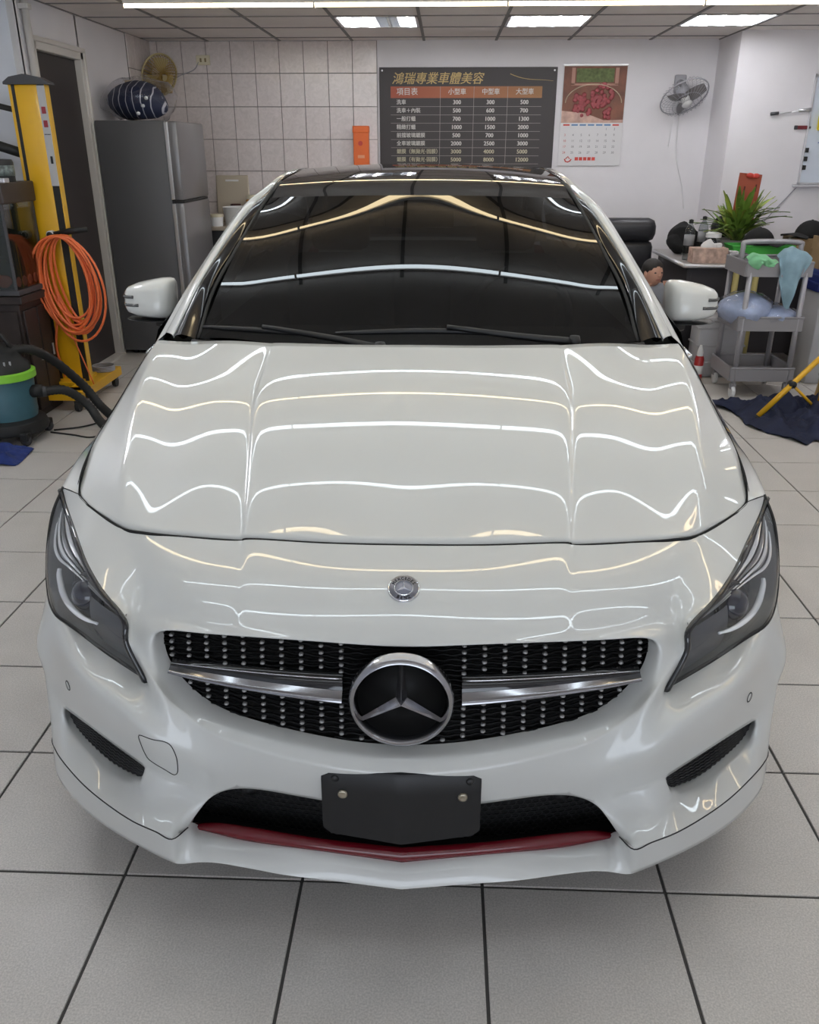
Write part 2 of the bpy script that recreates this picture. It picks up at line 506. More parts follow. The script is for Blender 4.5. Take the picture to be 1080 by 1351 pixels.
# long tube strips across the ceiling
COLD = emit_mat('strip_cold', (.82, .93, 1.0), 9.0)
WARM = emit_mat('strip_warm', (1.0, .80, .48), 8.2)
HOUS = mat('strip_housing', (.62, .60, .58), rough=.5)
def strip_light(y, m, label, x0=-2.02, x1=2.75, r=.0115):
    s = empty('strip_light', ((x0 + x1) / 2, y, ZC))
    tag(s, label, 'light', 'strip lights across the ceiling')
    h = (x1 - x0) / 2
    MB().box(-h, h, -.016, .016, -.022, 0, .003).build('strip_housing', HOUS, s)
    n = 4
    for k in range(n):
        a, b = -h + 2 * h * k / n, -h + 2 * h * (k + 1) / n
        MB().tube([(a + .004, 0, -.032), (b - .004, 0, -.032)], r, 10).build('strip_tube', m, s, True)
        if k: MB().box(a - .006, a + .006, -.018, .018, -.05, 0, .003).build('tube_joint', HOUS, s)
strip_light(5.94, WARM, 'warm white tube strip crossing the ceiling in front of the recessed lights')
for y, m, lb in [(4.87, COLD, 'cold white tube strip over the car roof, first before the warm strip in view'), (4.08, COLD, 'cold white tube strip over the rear seats, mirrored at the top of the bonnet'),
                 (3.52, WARM, 'warm tube strip mirrored along the top edge of the windscreen'), (3.06, COLD, 'cold tube strip mirrored across the middle of the windscreen'),
                 (2.52, COLD, 'cold tube strip mirrored across the middle of the bonnet'), (2.10, WARM, 'warm tube strip over the bonnet shut line'),
                 (1.72, COLD, 'cold tube strip mirrored beside the round nose badge'), (1.24, COLD, 'cold tube strip over the grille, last one before the photographer'),
                 (-1.0, COLD, 'added cold tube strip behind the photographer for glints on the bumper'),  # unseen strip added for highlights on cheeks, wings and splitter
                 ]:
    strip_light(y, m, lb)
# control points of the right half of the car body (x across, y back from the nose, z up), metres
CG = {
    'A0':(.000,.310,.762), 'A1':(.159,.318,.760), 'A2':(.320,.342,.756), 'A3':(.489,.385,.740), 'A4':(.626,.438,.733), 'A5':(.715,.520,.738), 
    'A6':(.781,.594,.748), 'B0':(.000,.200,.723), 'B1':(.147,.206,.719), 'B2':(.295,.226,.708), 'B3':(.440,.262,.691), 'B4':(.550,.306,.674), 
    'C0':(.000,.118,.674), 'C1':(.139,.127,.673), 'C2':(.290,.157,.665), 'C3':(.428,.204,.650), 'C4':(.537,.250,.633), 'C5':(.535,.202,.585), 
    'C6':(.478,.132,.539), 'C7':(.440,.119,.500), 'C8':(.387,.097,.471), 'C9':(.300,.067,.452), 'C10':(.140,.032,.435), 'C11':(.000,.022,.431), 
    'D0':(.000,.100,.657), 'D1':(.135,.108,.659), 'D2':(.284,.134,.651), 'D3':(.405,.169,.637), 'D4':(.490,.193,.621), 'D5':(.496,.176,.577), 
    'D6':(.477,.159,.542), 'D7':(.443,.143,.507), 'D8':(.388,.120,.479), 'D9':(.298,.089,.465), 'D10':(.139,.055,.452), 'D11':(.000,.045,.447), 
    'Hk':(.554,.221,.636), 'Ha':(.623,.293,.661), 'Hb':(.686,.377,.683), 'Hc':(.736,.461,.703), 'Hd':(.807,.585,.720), 'He':(.835,.631,.749), 
    'Hm':(.549,.204,.590), 'Ht':(.516,.192,.505), 'Hl1':(.618,.256,.523), 'Hl2':(.689,.314,.528), 'Hl3':(.744,.353,.538), 'Hl4':(.783,.381,.547), 
    'Ho1':(.828,.454,.565), 'Ho2':(.845,.518,.633), 'Ho3':(.848,.579,.699), 'K1':(.504,.105,.482), 'Kx':(.452,.092,.454), 'Ky':(.412,.086,.432), 
    'Kz':(.356,.077,.417), 'Kw':(.268,.060,.406), 'Kv':(.139,.038,.396), 'Ku':(.000,.030,.392), 'Nx':(.448,.088,.402), 'Ny':(.410,.085,.383), 
    'Nz':(.361,.080,.368), 'K2':(.571,.145,.498), 'K2b':(.636,.191,.509), 'K3':(.702,.253,.512), 'K4':(.781,.350,.497), 'K5':(.842,.434,.506), 
    'N1':(.495,.093,.425), 'N2':(.569,.137,.439), 'N2b':(.637,.186,.450), 'N3':(.719,.263,.449), 'N4':(.808,.367,.436), 'N5':(.853,.409,.447), 
    'T0':(.484,.125,.320), 'T1':(.529,.144,.328), 'T2':(.586,.172,.349), 'T2b':(.661,.220,.363), 'T3':(.773,.319,.348), 'T4':(.825,.367,.378), 
    'I0':(.000,.050,.320), 'I1':(.159,.059,.331), 'I2':(.260,.074,.337), 'I3':(.329,.088,.329), 'I4':(.378,.100,.301), 'J1':(.423,.113,.306), 
    'I5':(.405,.096,.274), 'I6':(.434,.081,.235), 'Wc':(.451,.033,.251), 'Ws1':(.489,.050,.253), 'Ws2':(.542,.074,.255), 'Ws2b':(.608,.119,.253), 
    'Ws3':(.678,.171,.257), 'Ws4':(.745,.231,.265), 'Ws5':(.800,.304,.244), 'V1':(.552,.149,.275), 'V2':(.625,.195,.266), 'V2b':(.693,.243,.281), 
    'V3':(.756,.305,.291), 'X1':(.450,.087,.273), 'X0':(.502,.102,.277), 'K6':(.868,.600,.500), 'N6':(.874,.590,.455), 'T5':(.862,.590,.400), 
    'Ws6':(.850,.580,.220), 'E0':(.000,.018,.145), 'E1':(.135,.025,.156), 'E2':(.230,.031,.162), 'E3':(.299,.039,.168), 'E4':(.368,.047,.173), 
    'E5':(.411,.052,.169), 'E6':(.451,.056,.159), 'E7':(.478,.064,.159), 'E8':(.544,.092,.166), 'E9':(.635,.148,.163), 'E10':(.720,.210,.166), 
    'E11':(.782,.263,.188), 'E12':(.812,.313,.197), 'Rl0':(.000,.048,.185), 'Ru0':(.000,.062,.209), 'Rl1':(.164,.057,.201), 'Rl2':(.306,.081,.197), 
    'Rl3':(.393,.102,.198), 'Rl4':(.449,.118,.197), 'Ru1':(.165,.071,.219), 'Ru2':(.306,.094,.221), 'Ru3':(.386,.113,.214), 'Ru4':(.449,.130,.194), 
    'PTL':(.155,.071,.396), 'PBL':(.155,.056,.242), 'c1_0':(.320,.342,.756), 'c1_1':(.340,.486,.809), 'c1_2':(.363,.662,.867), 'c1_3':(.383,.825,.914), 
    'c1_4':(.390,.978,.946), 'c2_0':(.626,.438,.733), 'c2_1':(.690,.703,.836), 'c2_2':(.725,.882,.889), 'c2_3':(.755,1.138,.945), 
    'c2_4':(.775,1.311,.961), 'sm0':(.781,.594,.748), 'sm1':(.795,.655,.776), 'sm2':(.803,.738,.801), 'sm3':(.805,.849,.833), 'sm4':(.800,.994,.876), 
    'sm5':(.790,1.182,.937), 'sm6':(.782,1.289,.963), 'si0':(.840,.648,.745), 'si1':(.850,.740,.762), 'si2':(.868,.940,.773), 'si3':(.870,1.069,.794), 
    'si4':(.868,1.217,.827), 'si5':(.860,1.409,.885), 'si6':(.800,1.439,.954), 'si7':(.750,1.439,1.033), 'si8':(.700,1.584,1.137), 
    'si9':(.655,1.772,1.239), 'si10':(.610,1.969,1.333), 'si11':(.565,2.279,1.393), 'si12':(.550,2.469,1.413), 'wb0':(.755,1.357,.969), 
    'wb1':(.690,1.494,1.115), 'wb2':(.640,1.703,1.229), 'wb3':(.595,1.902,1.314), 'wb4':(.565,2.088,1.354), 'wb5':(.540,2.345,1.397), 
    'ws0':(.675,1.345,.959), 'ws1':(.650,1.482,1.085), 'ws2':(.600,1.669,1.204), 'ws3':(.575,1.785,1.265), 'ws4':(.545,1.945,1.340), 
    'ws5':(.530,2.148,1.383), 'ws6':(.510,2.461,1.411), 'hr0':(.000,1.140,.989), 'hr1':(.228,1.124,.993), 'hr2':(.455,1.189,.984), 
    'hr3':(.660,1.308,.966), 'hr4':(.775,1.328,.965), 
}
CG.update({
 'A2p':(.352,.349,.7485),
 'F1':(.866,.60,.60), 'F2':(.856,.625,.69),
})
for _k in 'BCD':    # extra column just outside the bonnet crease
    _a, _b = np.array(CG[_k + '2']), np.array(CG[_k + '3'])
    CG[_k + '2p'] = tuple(_a + (_b - _a) * .27 + np.array((0, 0, +.0012 if _k == 'B' else 0)))
PAINT = mat('white_paint', (.615, .62, .595), rough=.38, coat=1.0, coat_rough=.015, spec=.5, ior=1.5)
BLACKGLOSS = mat('gloss_black', (.008, .008, .009), rough=.06, coat=.5)
BLACKPL = mat('black_plastic', (.006, .006, .007), rough=.45, bump=.1, bscale=600)
RUBBER = mat('rubber', (.012, .012, .012), rough=.6)
CHROME = mat('chrome', (.75, .76, .78), rough=.08, metal=1.0)
DCHROME = mat('dark_chrome', (.42, .42, .44), rough=.16, metal=1.0)
PINMAT = mat('pin_silver', (.36, .355, .35), rough=.45, metal=.35)
REDPL = mat('red_plastic', (.13, .002, .008), rough=.25, coat=.4)
UNDER = mat('underbody_black', (.004, .004, .004), rough=.9)
TIREM = mat('tire_rubber', (.015, .015, .015), rough=.75)
ALLOY = mat('alloy', (.55, .56, .58), rough=.25, metal=1.0)
LENS = glass_mat('headlight_lens', (.86, .87, .88), 1.45)
TINT = glass_mat('tinted_glass', (.03, .034, .038), 1.5)
ROOFGLASS = mat('roof_glass_black', (.004, .004, .004), rough=.02)
HLDARK = mat('headlight_dark', (.13, .132, .135), rough=.35)
HLMID = mat('headlight_grey', (.2, .2, .21), rough=.3, metal=.5)
DRL = mat('daylight_strip', (.85, .86, .88), rough=.15)
PROJ = mat('projector_glass', (.008, .010, .028), rough=.03, coat=1.0)
SEAT = mat('seat_black', (.012, .012, .013), rough=.6)
INDIC = mat('indicator_smoke', (.09, .09, .09), rough=.2)
TAILRED = mat('tail_red', (.30, .01, .012), rough=.1, coat=1)
BRASS = mat('bolt_steel', (.42, .38, .30), rough=.35, metal=1)
BADGEM = mat('badge_enamel', (.045, .047, .075), rough=.3, coat=.6)

car = empty('car', (-.06376, 1.19992, 0), math.radians(.6809))
tag(car, 'white four-door car with black diamond grille and tinted windscreen in the middle of the shop', 'car')

def part(name, vf, m, parent=None, deg=None):
    v, f = vf
    o = obj(name, v, f, m, parent or car, True)
    if deg: auto_smooth(o, deg)
    return o

# ---- front bumper cover: nose panel, grille frame, cheeks, lower wings
G = CG
loopC = ['C0', 'C1', 'C2', 'C2p', 'C3', 'C4', 'C5', 'C6', 'C7', 'C8', 'C9', 'C10', 'C11']
loopD = ['D0', 'D1', 'D2', 'D2p', 'D3', 'D4', 'D5', 'D6', 'D7', 'D8', 'D9', 'D10', 'D11']
gc = np.array((0, 0, .555))
for k in loopD:       # the lip turns back into the grille opening
    p = np.array(G[k]); q = p + (gc - p) * np.array((.035, 0, .045)); q[1] = p[1] + .034
    if k == 'D0' or k == 'D11': q[0] = 0
    G['E_' + k] = tuple(q)
loopE = ['E_' + k for k in loopD]
fb = []
rows = [['A0', 'A1', 'A2', 'A2p', 'A3', 'A4'], ['B0', 'B1', 'B2', 'B2p', 'B3', 'B4'], ['C0', 'C1', 'C2', 'C2p', 'C3', 'C4']]
for i in range(2):
    for j in range(5): fb.append((rows[i][j], rows[i][j + 1], rows[i + 1][j + 1], rows[i + 1][j]))
for i in range(12):
    fb.append((loopC[i], loopC[i + 1], loopD[i + 1], loopD[i]))
    fb.append((loopD[i], loopD[i + 1], loopE[i + 1], loopE[i]))
fb += [('B4', 'C4', 'Hk', 'Ha'), ('A4', 'B4', 'Ha', 'Hb'), ('A5', 'A4', 'Hb', 'Hc'), ('A6', 'A5', 'Hc', 'Hd'), ('A6', 'Hd', 'He')]
fb += [('C4', 'C5', 'Hm', 'Hk'), ('C5', 'C6', 'Ht', 'Hm'), ('Ht', 'C6', 'Kx', 'K1'), ('C6', 'C7', 'Ky', 'Kx'), ('C7', 'C8', 'Kz', 'Ky'), ('C8', 'C9', 'Kw', 'Kz'), ('C9', 'C10', 'Kv', 'Kw'), ('C10', 'C11', 'Ku', 'Kv')]
Hl = ['Ht', 'Hl1', 'Hl2', 'Hl3', 'Hl4']; Kr = ['K1', 'K2', 'K2b', 'K3', 'K4', 'K5', 'K6']
Nr = ['N1', 'N2', 'N2b', 'N3', 'N4', 'N5', 'N6']; Tr = ['T1', 'T2', 'T2b', 'T3', 'T4', 'T4', 'T5']
for i in range(4): fb.append((Hl[i], Hl[i + 1], Kr[i + 1], Kr[i]))
fb += [('Hl4', 'Ho1', 'K5', 'K4'), ('Ho1', 'F1', 'K6', 'K5'), ('Ho1', 'Ho2', 'F2', 'F1'), ('Ho2', 'Ho3', 'He', 'F2')]
for i in range(6): fb.append((Kr[i], Kr[i + 1], Nr[i + 1], Nr[i]))
G['T4b'] = (.842, .44, .372)
Tr[5] = 'T4b'
for i in range(6): fb.append((Nr[i], Nr[i + 1], Tr[i + 1], Tr[i]))
fb += [('K1', 'Kx', 'Nx', 'N1'), ('Kx', 'Ky', 'Ny', 'Nx'), ('Ky', 'Kz', 'Nz', 'Ny'), ('N1', 'Nx', 'T0', 'T1'), ('Nx', 'Ny', 'J1', 'T0'), ('Ny', 'Nz', 'I4', 'J1'),
       ('Kz', 'Kw', 'I3', 'Nz'), ('Nz', 'I3', 'I4'), ('Kw', 'I2', 'I3'), ('Kw', 'Kv', 'I1', 'I2'), ('Kv', 'Ku', 'I0', 'I1')]
fb += [('J1', 'I4', 'I5', 'X1'), ('T0', 'J1', 'X1', 'X0'), ('X1', 'I5', 'I6', 'Wc'), ('X0', 'X1', 'Wc', 'Ws1'), ('T1', 'T0', 'X0', 'V1'),
       ('V1', 'X0', 'Ws1', 'Ws2'), ('V2', 'V1', 'Ws2', 'Ws2b'), ('V2b', 'V2', 'Ws2b', 'Ws3'), ('V3', 'V2b', 'Ws3', 'Ws4'),
       ('T3', 'V3', 'Ws4', 'Ws5'), ('T4', 'T3', 'Ws5', 'Ws5b'), ('T4b', 'T4', 'Ws5b', 'Ws5c'), ('T5', 'T4b', 'Ws5c', 'Ws6')]
G['Ws5b'] = (.822, .345, .243); G['Ws5c'] = (.838, .44, .235)
# turned-in edges of the openings
def inset(keys, back, toward, amt, pre):
    t = np.array(toward)
    for k in keys:
        p = np.array(G[k]); q = p + (t - p) * amt; q[1] = p[1] + back; q[0] = 0 if G[k][0] == 0 else q[0]
        G[pre + k] = tuple(q)
vent = ['T1', 'T2', 'T2b', 'T3', 'V3', 'V2b', 'V2', 'V1']
inset(vent, .035, (.65, .22, .32), .03, 'v_')
for i in range(8):
    a, b = vent[i], vent[(i + 1) % 8]; fb.append((a, b, 'v_' + b, 'v_' + a))
intk = ['I0', 'I1', 'I2', 'I3', 'I4', 'I5', 'I6']
inset(intk, .05, (0, .1, .25), .03, 'i_')
for i in range(6):
    a, b = intk[i], intk[i + 1]; fb.append((a, b, 'i_' + b, 'i_' + a))
hl_loop = ['Hk', 'Ha', 'Hb', 'Hc', 'Hd', 'He', 'Ho3', 'Ho2', 'Ho1', 'Hl4', 'Hl3', 'Hl2', 'Hl1', 'Ht', 'Hm']
cr = [tuple(['A4', 'B4', 'C4', 3]), tuple(loopD + [1]), tuple(vent + ['T1', 4]), tuple(intk + [4]),
      ('J1', 'T0', 'T1', 3), ('K1', 'K2', 'K2b', 'K3', 'K4', 1), ('C5', 'C6', 'C7', 'C8', 'C9', 'C10', 'C11', 2), ('T1', 'T2', 'T2b', 'T3', 4), ('T3', 'T4', 'T4b', 'T5', 2)]
front_bumper = part('front_bumper', cage(G, fb, cr, corners=('Hk', 'Ht', 'He', 'Wc', 'T1', 'V1', 'T3', 'A6'), iters=4), PAINT)

# ---- bonnet
hc = {}
cy = [.31, .50, .67, .83, .985, 1.14]; cz = [.762, .829, .884, .930, .963, .989]
c1 = [G['c1_0'], G['c1_1'], G['c1_2'], G['c1_3'], G['c1_4'], (.392, 1.165, .985)]
c2 = [G['A4'], (.662, .575, .790), G['c2_1'], G['c2_2'], (.748, 1.075, .932), (.768, 1.30, .9635)]
sm = [G['A6'], G['sm2'], G['sm3'], G['sm4'], G['sm5'], (.785, 1.30, .963)]
st_ = [1, 1, 1, 1, .9, .1]
for i in range(6):
    t = i / 5
    hc['h0_%d' % i] = (0, cy[i], cz[i])
    a, b, s = np.array(c1[i]), np.array(c2[i]), st_[i]
    hc['h2_%d' % i] = tuple(a + np.array((-.006, 0, .002)) * (i > 0))
    m = (np.array(hc['h0_%d' % i]) + np.array(hc['h2_%d' % i])) / 2
    hc['h1_%d' % i] = (m[0], m[1] - .012, max(cz[i], m[2]) - (cz[i] - m[2]) * .55)
    q = a + np.array((.026, .007, -.0072 * s))
    hc['h3_%d' % i] = tuple(q)
    hc['h4_%d' % i] = tuple(q + (b - q) * .36 + np.array((0, 0, .0045)))
    hc['h5_%d' % i] = tuple(q + (b - q) * .72 + np.array((0, 0, -.002)))
    hc['h6_%d' % i] = tuple(b)
    hc['h7_%d' % i] = tuple(sm[i])
for j, k in ((0, 'A0'), (1, 'A1'), (2, 'A2'), (3, 'A2p'), (4, 'A3'), (6, 'A4'), (7, 'A6')): hc['h%d_0' % j] = G[k]
hc['h5_0'] = (.565, .408, .7365)
hc['A5'] = G['A5']
fh = []
for i in range(5):
    for j in range(7):
        if i == 0 and j == 6: fh.append(('h6_0', 'A5', 'h7_0', 'h7_1', 'h6_1'))
        else: fh.append(('h%d_%d' % (j, i), 'h%d_%d' % (j + 1, i), 'h%d_%d' % (j + 1, i + 1), 'h%d_%d' % (j, i + 1)))
edge = ['h%d_0' % j for j in range(7)] + ['A5'] + ['h7_%d' % i for i in range(6)] + ['h%d_5' % j for j in range(6, -1, -1)]
# narrow shut line: pull the rim in a little and fold it down
for k in edge:
    p = np.array(hc[k])
    if k.endswith('_0') or k == 'A5': p[1] += .0055
    if k.startswith('h7'): p[0] -= .003
    hc[k] = tuple(p)
    hc['d' + k] = (p[0], p[1] + (.006 if (k.endswith('_0') or k == 'A5') else 0), p[2] - .02)
for a, b in zip(edge[:-1], edge[1:]): fh.append((a, b, 'd' + b, 'd' + a))
cr = [tuple(edge + [5]), tuple(['h6_%d' % i for i in range(6)] + [2])]
hood = part('hood', cage(hc, fh, cr, corners=('h7_5',)), PAINT)
# black tube standing in for the shade in the bonnet's shut line
sl = [G[k] for k in ('A0', 'A1', 'A2', 'A2p', 'A3')] + [(.565, .408, .7365)] + [G[k] for k in ('A4', 'A5', 'A6', 'sm1', 'sm2', 'sm3')]
sl = spline(sl, 6)
sl = [(-p[0], p[1], p[2]) for p in sl[:0:-1]] + [tuple(p) for p in sl]
MB().tube([(p[0] - (.0015 if p[0] > .75 else -.0015 if p[0] < -.75 else 0), p[1] + .0028, p[2] - .0024) for p in sl], .0040, 6).build('shut_line_shade', UNDER, hood, True)

# ---- front fenders
fe = dict(G)
smr = [G['A6'], G['sm1'], G['sm2'], G['sm3'], G['sm4'], G['sm5'], (.788, 1.305, .962)]
sir = [G['He'], G['si1'], (.862, .85, .769), G['si2'], G['si3'], G['si4'], (.862, 1.412, .885)]
mdr = [G['F2'], (.868, .70, .70), (.880, .82, .725), (.885, .95, .735), (.886, 1.08, .737), (.884, 1.22, .742), (.880, 1.42, .76)]
arc = [G['K6'], (.885, .70, .60), (.892, .81, .66), (.893, .94, .675), (.892, 1.07, .655), (.888, 1.19, .58), (.882, 1.27, .45), (.86, 1.29, .22)]
for i in range(7):
    fe['s%d' % i], fe['t%d' % i], fe['m%d' % i] = smr[i], sir[i], mdr[i]
for i in range(8):
    fe['a%d' % i] = arc[i]; fe['b%d' % i] = (arc[i][0] - .05, arc[i][1], arc[i][2])
fe.update({'d1': (.885, 1.42, .58), 'd2': (.880, 1.42, .40), 'd3': (.86, 1.42, .22)})
ff = []
for i in range(6):
    ff.append(('s%d' % i, 's%d' % (i + 1), 't%d' % (i + 1), 't%d' % i))
    ff.append(('t%d' % i, 't%d' % (i + 1), 'm%d' % (i + 1), 'm%d' % i))
    if i == 0: ff.append(('m0', 'm1', 'a1', 'a0', 'F1'))
    elif i < 5: ff.append(('m%d' % i, 'm%d' % (i + 1), 'a%d' % (i + 1), 'a%d' % i))
ff += [('m5', 'm6', 'd1', 'a5'), ('a5', 'd1', 'd2', 'a6'), ('a6', 'd2', 'd3', 'a7')]
for i in range(7): ff.append(('a%d' % i, 'a%d' % (i + 1), 'b%d' % (i + 1), 'b%d' % i))
fv, fq = cage(fe, ff, [tuple(['a%d' % i for i in range(8)] + [4]), ('t0', 't1', 't2', 't3', 't4', 't5', 't6', 1)], mirror=False, levels=2)
part('front_fender', (fv, fq), PAINT)
part('front_fender', (flip(fv), fq), PAINT)

# ---- doors, rear wing panels, sills
def loft(stations, n_sub=4, n_row=4):
    """stations: list of rows of points; smooth in both directions"""
    rows = [spline(r, n_row) for r in stations]
    cols = [spline([r[j] for r in rows], n_sub) for j in range(len(rows[0]))]
    return MB().grid(cols)
def side(y, wb, zb):
    return [(wb, y, zb), (wb + .014, y, zb - .10), (wb + .018, y, zb - .22), (wb + .012, y, .50), (wb + .005, y, .36), (wb - .03, y, .22)]
def side_panel(name, st, extra=None):
    m = loft([side(*s) for s in st])
    o = m.build(name, PAINT, car, True)
    o2 = obj(name, flip(m.v), m.f, PAINT, car, True)
    return o, o2
fd = side_panel('front_door', [(1.425, .865, .89), (1.75, .868, .905), (2.1, .868, .925), (2.46, .866, .945)])
rd = side_panel('rear_door', [(2.466, .866, .945), (2.8, .862, .962), (3.1, .856, .978), (3.34, .850, .99)])
for o in fd + rd:
    sgn = 1 if o.data.vertices[0].co.x > 0 else -1
    y = 2.28 if o in fd else 3.15
    MB().box(sgn * .878, sgn * .915, y, y + .17, .815, .845, .008).build('door_handle', CHROME, o, deg=40)
def quarter(flipx):
    g = {}
    ys = [3.345, 3.45, 3.60, 3.75, 3.90, 4.05, 4.25, 4.45]
    wz = [(.850, .99), (.850, .995), (.846, 1.0), (.838, 1.0), (.825, .998), (.808, .993), (.78, .985), (.73, .97)]
    ar = [(3.34, .45), (3.42, .60), (3.56, .67), (3.68, .67), (3.82, .62), (3.92, .52), (3.97, .38), (3.98, .25)]
    for i in range(8):
        w, z = wz[i]
        g['t%d' % i] = (w, ys[i], z); g['m%d' % i] = (w + .028, ys[i], .80)
    for i in range(8):
        g['a%d' % i] = (.89, ar[i][0], ar[i][1]); g['b%d' % i] = (.84, ar[i][0], ar[i][1])
    g['a5'] = (.885, *ar[5]); g['a6'] = (.87, *ar[6]); g['a7'] = (.85, *ar[7])
    g.update({'e6': (.83, 4.25, .6), 'f6': (.82, 4.25, .42), 'g6': (.80, 4.25, .25), 'e7': (.76, 4.45, .62), 'f7': (.76, 4.46, .42), 'g7': (.74, 4.44, .27)})
    F_ = []
    for i in range(7):
        F_.append(('t%d' % i, 't%d' % (i + 1), 'm%d' % (i + 1), 'm%d' % i))
        if i < 5: F_.append(('m%d' % i, 'm%d' % (i + 1), 'a%d' % (i + 1), 'a%d' % i))
        F_.append(('a%d' % i, 'a%d' % (i + 1), 'b%d' % (i + 1), 'b%d' % i))
    F_ += [('m5', 'm6', 'e6', 'a5'), ('a5', 'e6', 'f6', 'a6'), ('a6', 'f6', 'g6', 'a7'), ('m6', 'm7', 'e7', 'e6'), ('e6', 'e7', 'f7', 'f6'), ('f6', 'f7', 'g7', 'g6')]
    v, f = cage(g, F_, [tuple(['a%d' % i for i in range(8)] + [4])], mirror=False, levels=2)
    return part('rear_wing', (flip(v) if flipx else v, f), PAINT)
quarter(False); quarter(True)
for s in (1, -1):
    MB().box(s * .80, s * .868, 1.30, 3.33, .155, .225, .02).build('side_sill', PAINT, car, deg=40)
# tail: boot lid, rear bumper, lamps
def tail_row(z, y0, w):
    return [(x * w, y0 - .17 * abs(x) ** 3, z) for x in np.linspace(-1, 1, 13)]
MB().grid([tail_row(.99, 4.12, .62), tail_row(1.03, 4.40, .66), tail_row(1.01, 4.52, .68), tail_row(.86, 4.58, .70), tail_row(.74, 4.60, .72)]).build('boot_lid', PAINT, car, True)
MB().grid([tail_row(.74, 4.602, .74), tail_row(.60, 4.63, .76), tail_row(.42, 4.63, .77), tail_row(.25, 4.57, .74)]).build('rear_bumper', PAINT, car, True)
for s in (1, -1):
    MB().grid([[(s * .45, 4.60, z), (s * .60, 4.56, z), (s * .72, 4.49, z), (s * .775, 4.36, z)] for z in (.80, .86, .93)]).build('tail_lamp', TAILRED, car, True)

# ---- pillars, glass and roof
wbr = [G[k] for k in ('wb0', 'wb1', 'wb2', 'wb3', 'wb4', 'wb5')]
outer = [(.800, 1.425, .956), (.720, 1.525, 1.103), (.667, 1.735, 1.222), (.620, 1.925, 1.316), (.585, 2.115, 1.362), (.560, 2.37, 1.401)]
tail_w = [(.535, 2.75, 1.412), (.54, 3.2, 1.365), (.56, 3.65, 1.22), (.60, 4.08, 1.005)]
tail_o = [(.556, 2.78, 1.412), (.565, 3.2, 1.36), (.59, 3.66, 1.20), (.65, 4.10, .985)]
rail_i = wbr + tail_w
rail_o = outer + tail_o
rail_s = [(.862, 1.44, .885), (.765, 1.56, 1.055), (.705, 1.76, 1.175), (.655, 1.95, 1.275), (.618, 2.14, 1.325), (.592, 2.40, 1.362), (.588, 2.8, 1.372), (.60, 3.2, 1.318), (.64, 3.66, 1.15), (.74, 4.12, .985)]
rows = []
for a, b, c in zip(rail_i, rail_o, rail_s):
    a, b, c = map(np.array, (a, b, c))
    rows.append([a + np.array((-.004, 0, -.012)), a, (a + b) / 2 + np.array((.004, 0, .006)), b, (b + c) / 2 + np.array((.006, 0, .004)), c])
m = loft(rows, 6, 4)
# the white roof frame on each side: windscreen pillar, cant rail and rear pillar in one pressing
m.build('roof_frame', PAINT, car, True)
obj('roof_frame', flip(m.v), m.f, PAINT, car, True)
# gloss black strip between the white pillar and the windscreen
wsr = [G[k] for k in ('ws0', 'ws1', 'ws2', 'ws3', 'ws4', 'ws5')]
ws_ext = [(.505, 2.75, 1.418), (.505, 3.2, 1.37), (.52, 3.62, 1.23), (.55, 4.05, 1.01)]
rows = []
for i, (a, b) in enumerate(zip(rail_i, wsr + ws_ext)):
    a, b = np.array(a), np.array(b)
    rows.append([a + np.array((-.002, 0, -.006)), a * .7 + b * .3 + np.array((0, -.004, .006)), a * .35 + b * .65 + np.array((0, -.004, .006)), b + np.array((.004, 0, -.002)), b + np.array((0, .004, -.014))])
m = loft(rows, 6, 3)
m.build('pillar_trim', BLACKGLOSS, car, True); obj('pillar_trim', flip(m.v), m.f, BLACKGLOSS, car, True)
# rubber seal along the windscreen side
for s in (1, -1):
    MB().tube([(s * (p[0] - .004), p[1], p[2] + .001) for p in spline(wsr, 6)], .006, 6).build('windscreen_seal', RUBBER, car, True)
# windscreen
wrow = []
base_c, top_c = (0, 1.205, .950), (0, 1.825, 1.352)
wse = [G[k] for k in ('ws0', 'ws1', 'ws2', 'ws3', 'ws4')]
def fit2(v, t): return np.polyval(np.polyfit([p[1] for p in wse], v, 2), t)
for i in range(5):
    tt = i / 4
    ye = wse[0][1] + (wse[4][1] - wse[0][1]) * tt
    p = (fit2([q[0] for q in wse], ye), ye, fit2([q[2] for q in wse], ye))
    cy_ = base_c[1] + (top_c[1] - base_c[1]) * tt
    cz_ = base_c[2] + (top_c[2] - base_c[2]) * tt + .012 * 4 * tt * (1 - tt)
    row = []
    for x in np.linspace(-1, 1, 9):
        e = x * x
        row.append((x * p[0], cy_ + (p[1] - cy_) * e, cz_ + (p[2] - cz_) * e))
    wrow.append(row)
loft(wrow, 6, 4).build('windscreen', TINT, car, True)
# roof glass panel
rrow = [wrow[-1]]
for (w, y, z, yc, zc) in [(.53, 2.12, 1.379, 2.05, 1.396), (.512, 2.42, 1.408, 2.38, 1.431), (.505, 2.75, 1.418, 2.75, 1.440), (.505, 3.2, 1.37, 3.22, 1.393)]:
    rrow.append([(x * w, yc + (y - yc) * abs(x) ** 2.2, zc + (z - zc) * abs(x) ** 2.2) for x in np.linspace(-1, 1, 9)])
loft(rrow, 6, 4).build('roof_panel', ROOFGLASS, car, True)
rrow2 = [rrow[-1]]
for (w, y, z, yc, zc) in [(.52, 3.62, 1.23, 3.68, 1.255), (.55, 4.05, 1.005, 4.13, 1.01)]:
    rrow2.append([(x * w, yc + (y - yc) * abs(x) ** 2.2, zc + (z - zc) * abs(x) ** 2.2) for x in np.linspace(-1, 1, 9)])
loft(rrow2, 6, 4).build('rear_window', TINT, car, True)
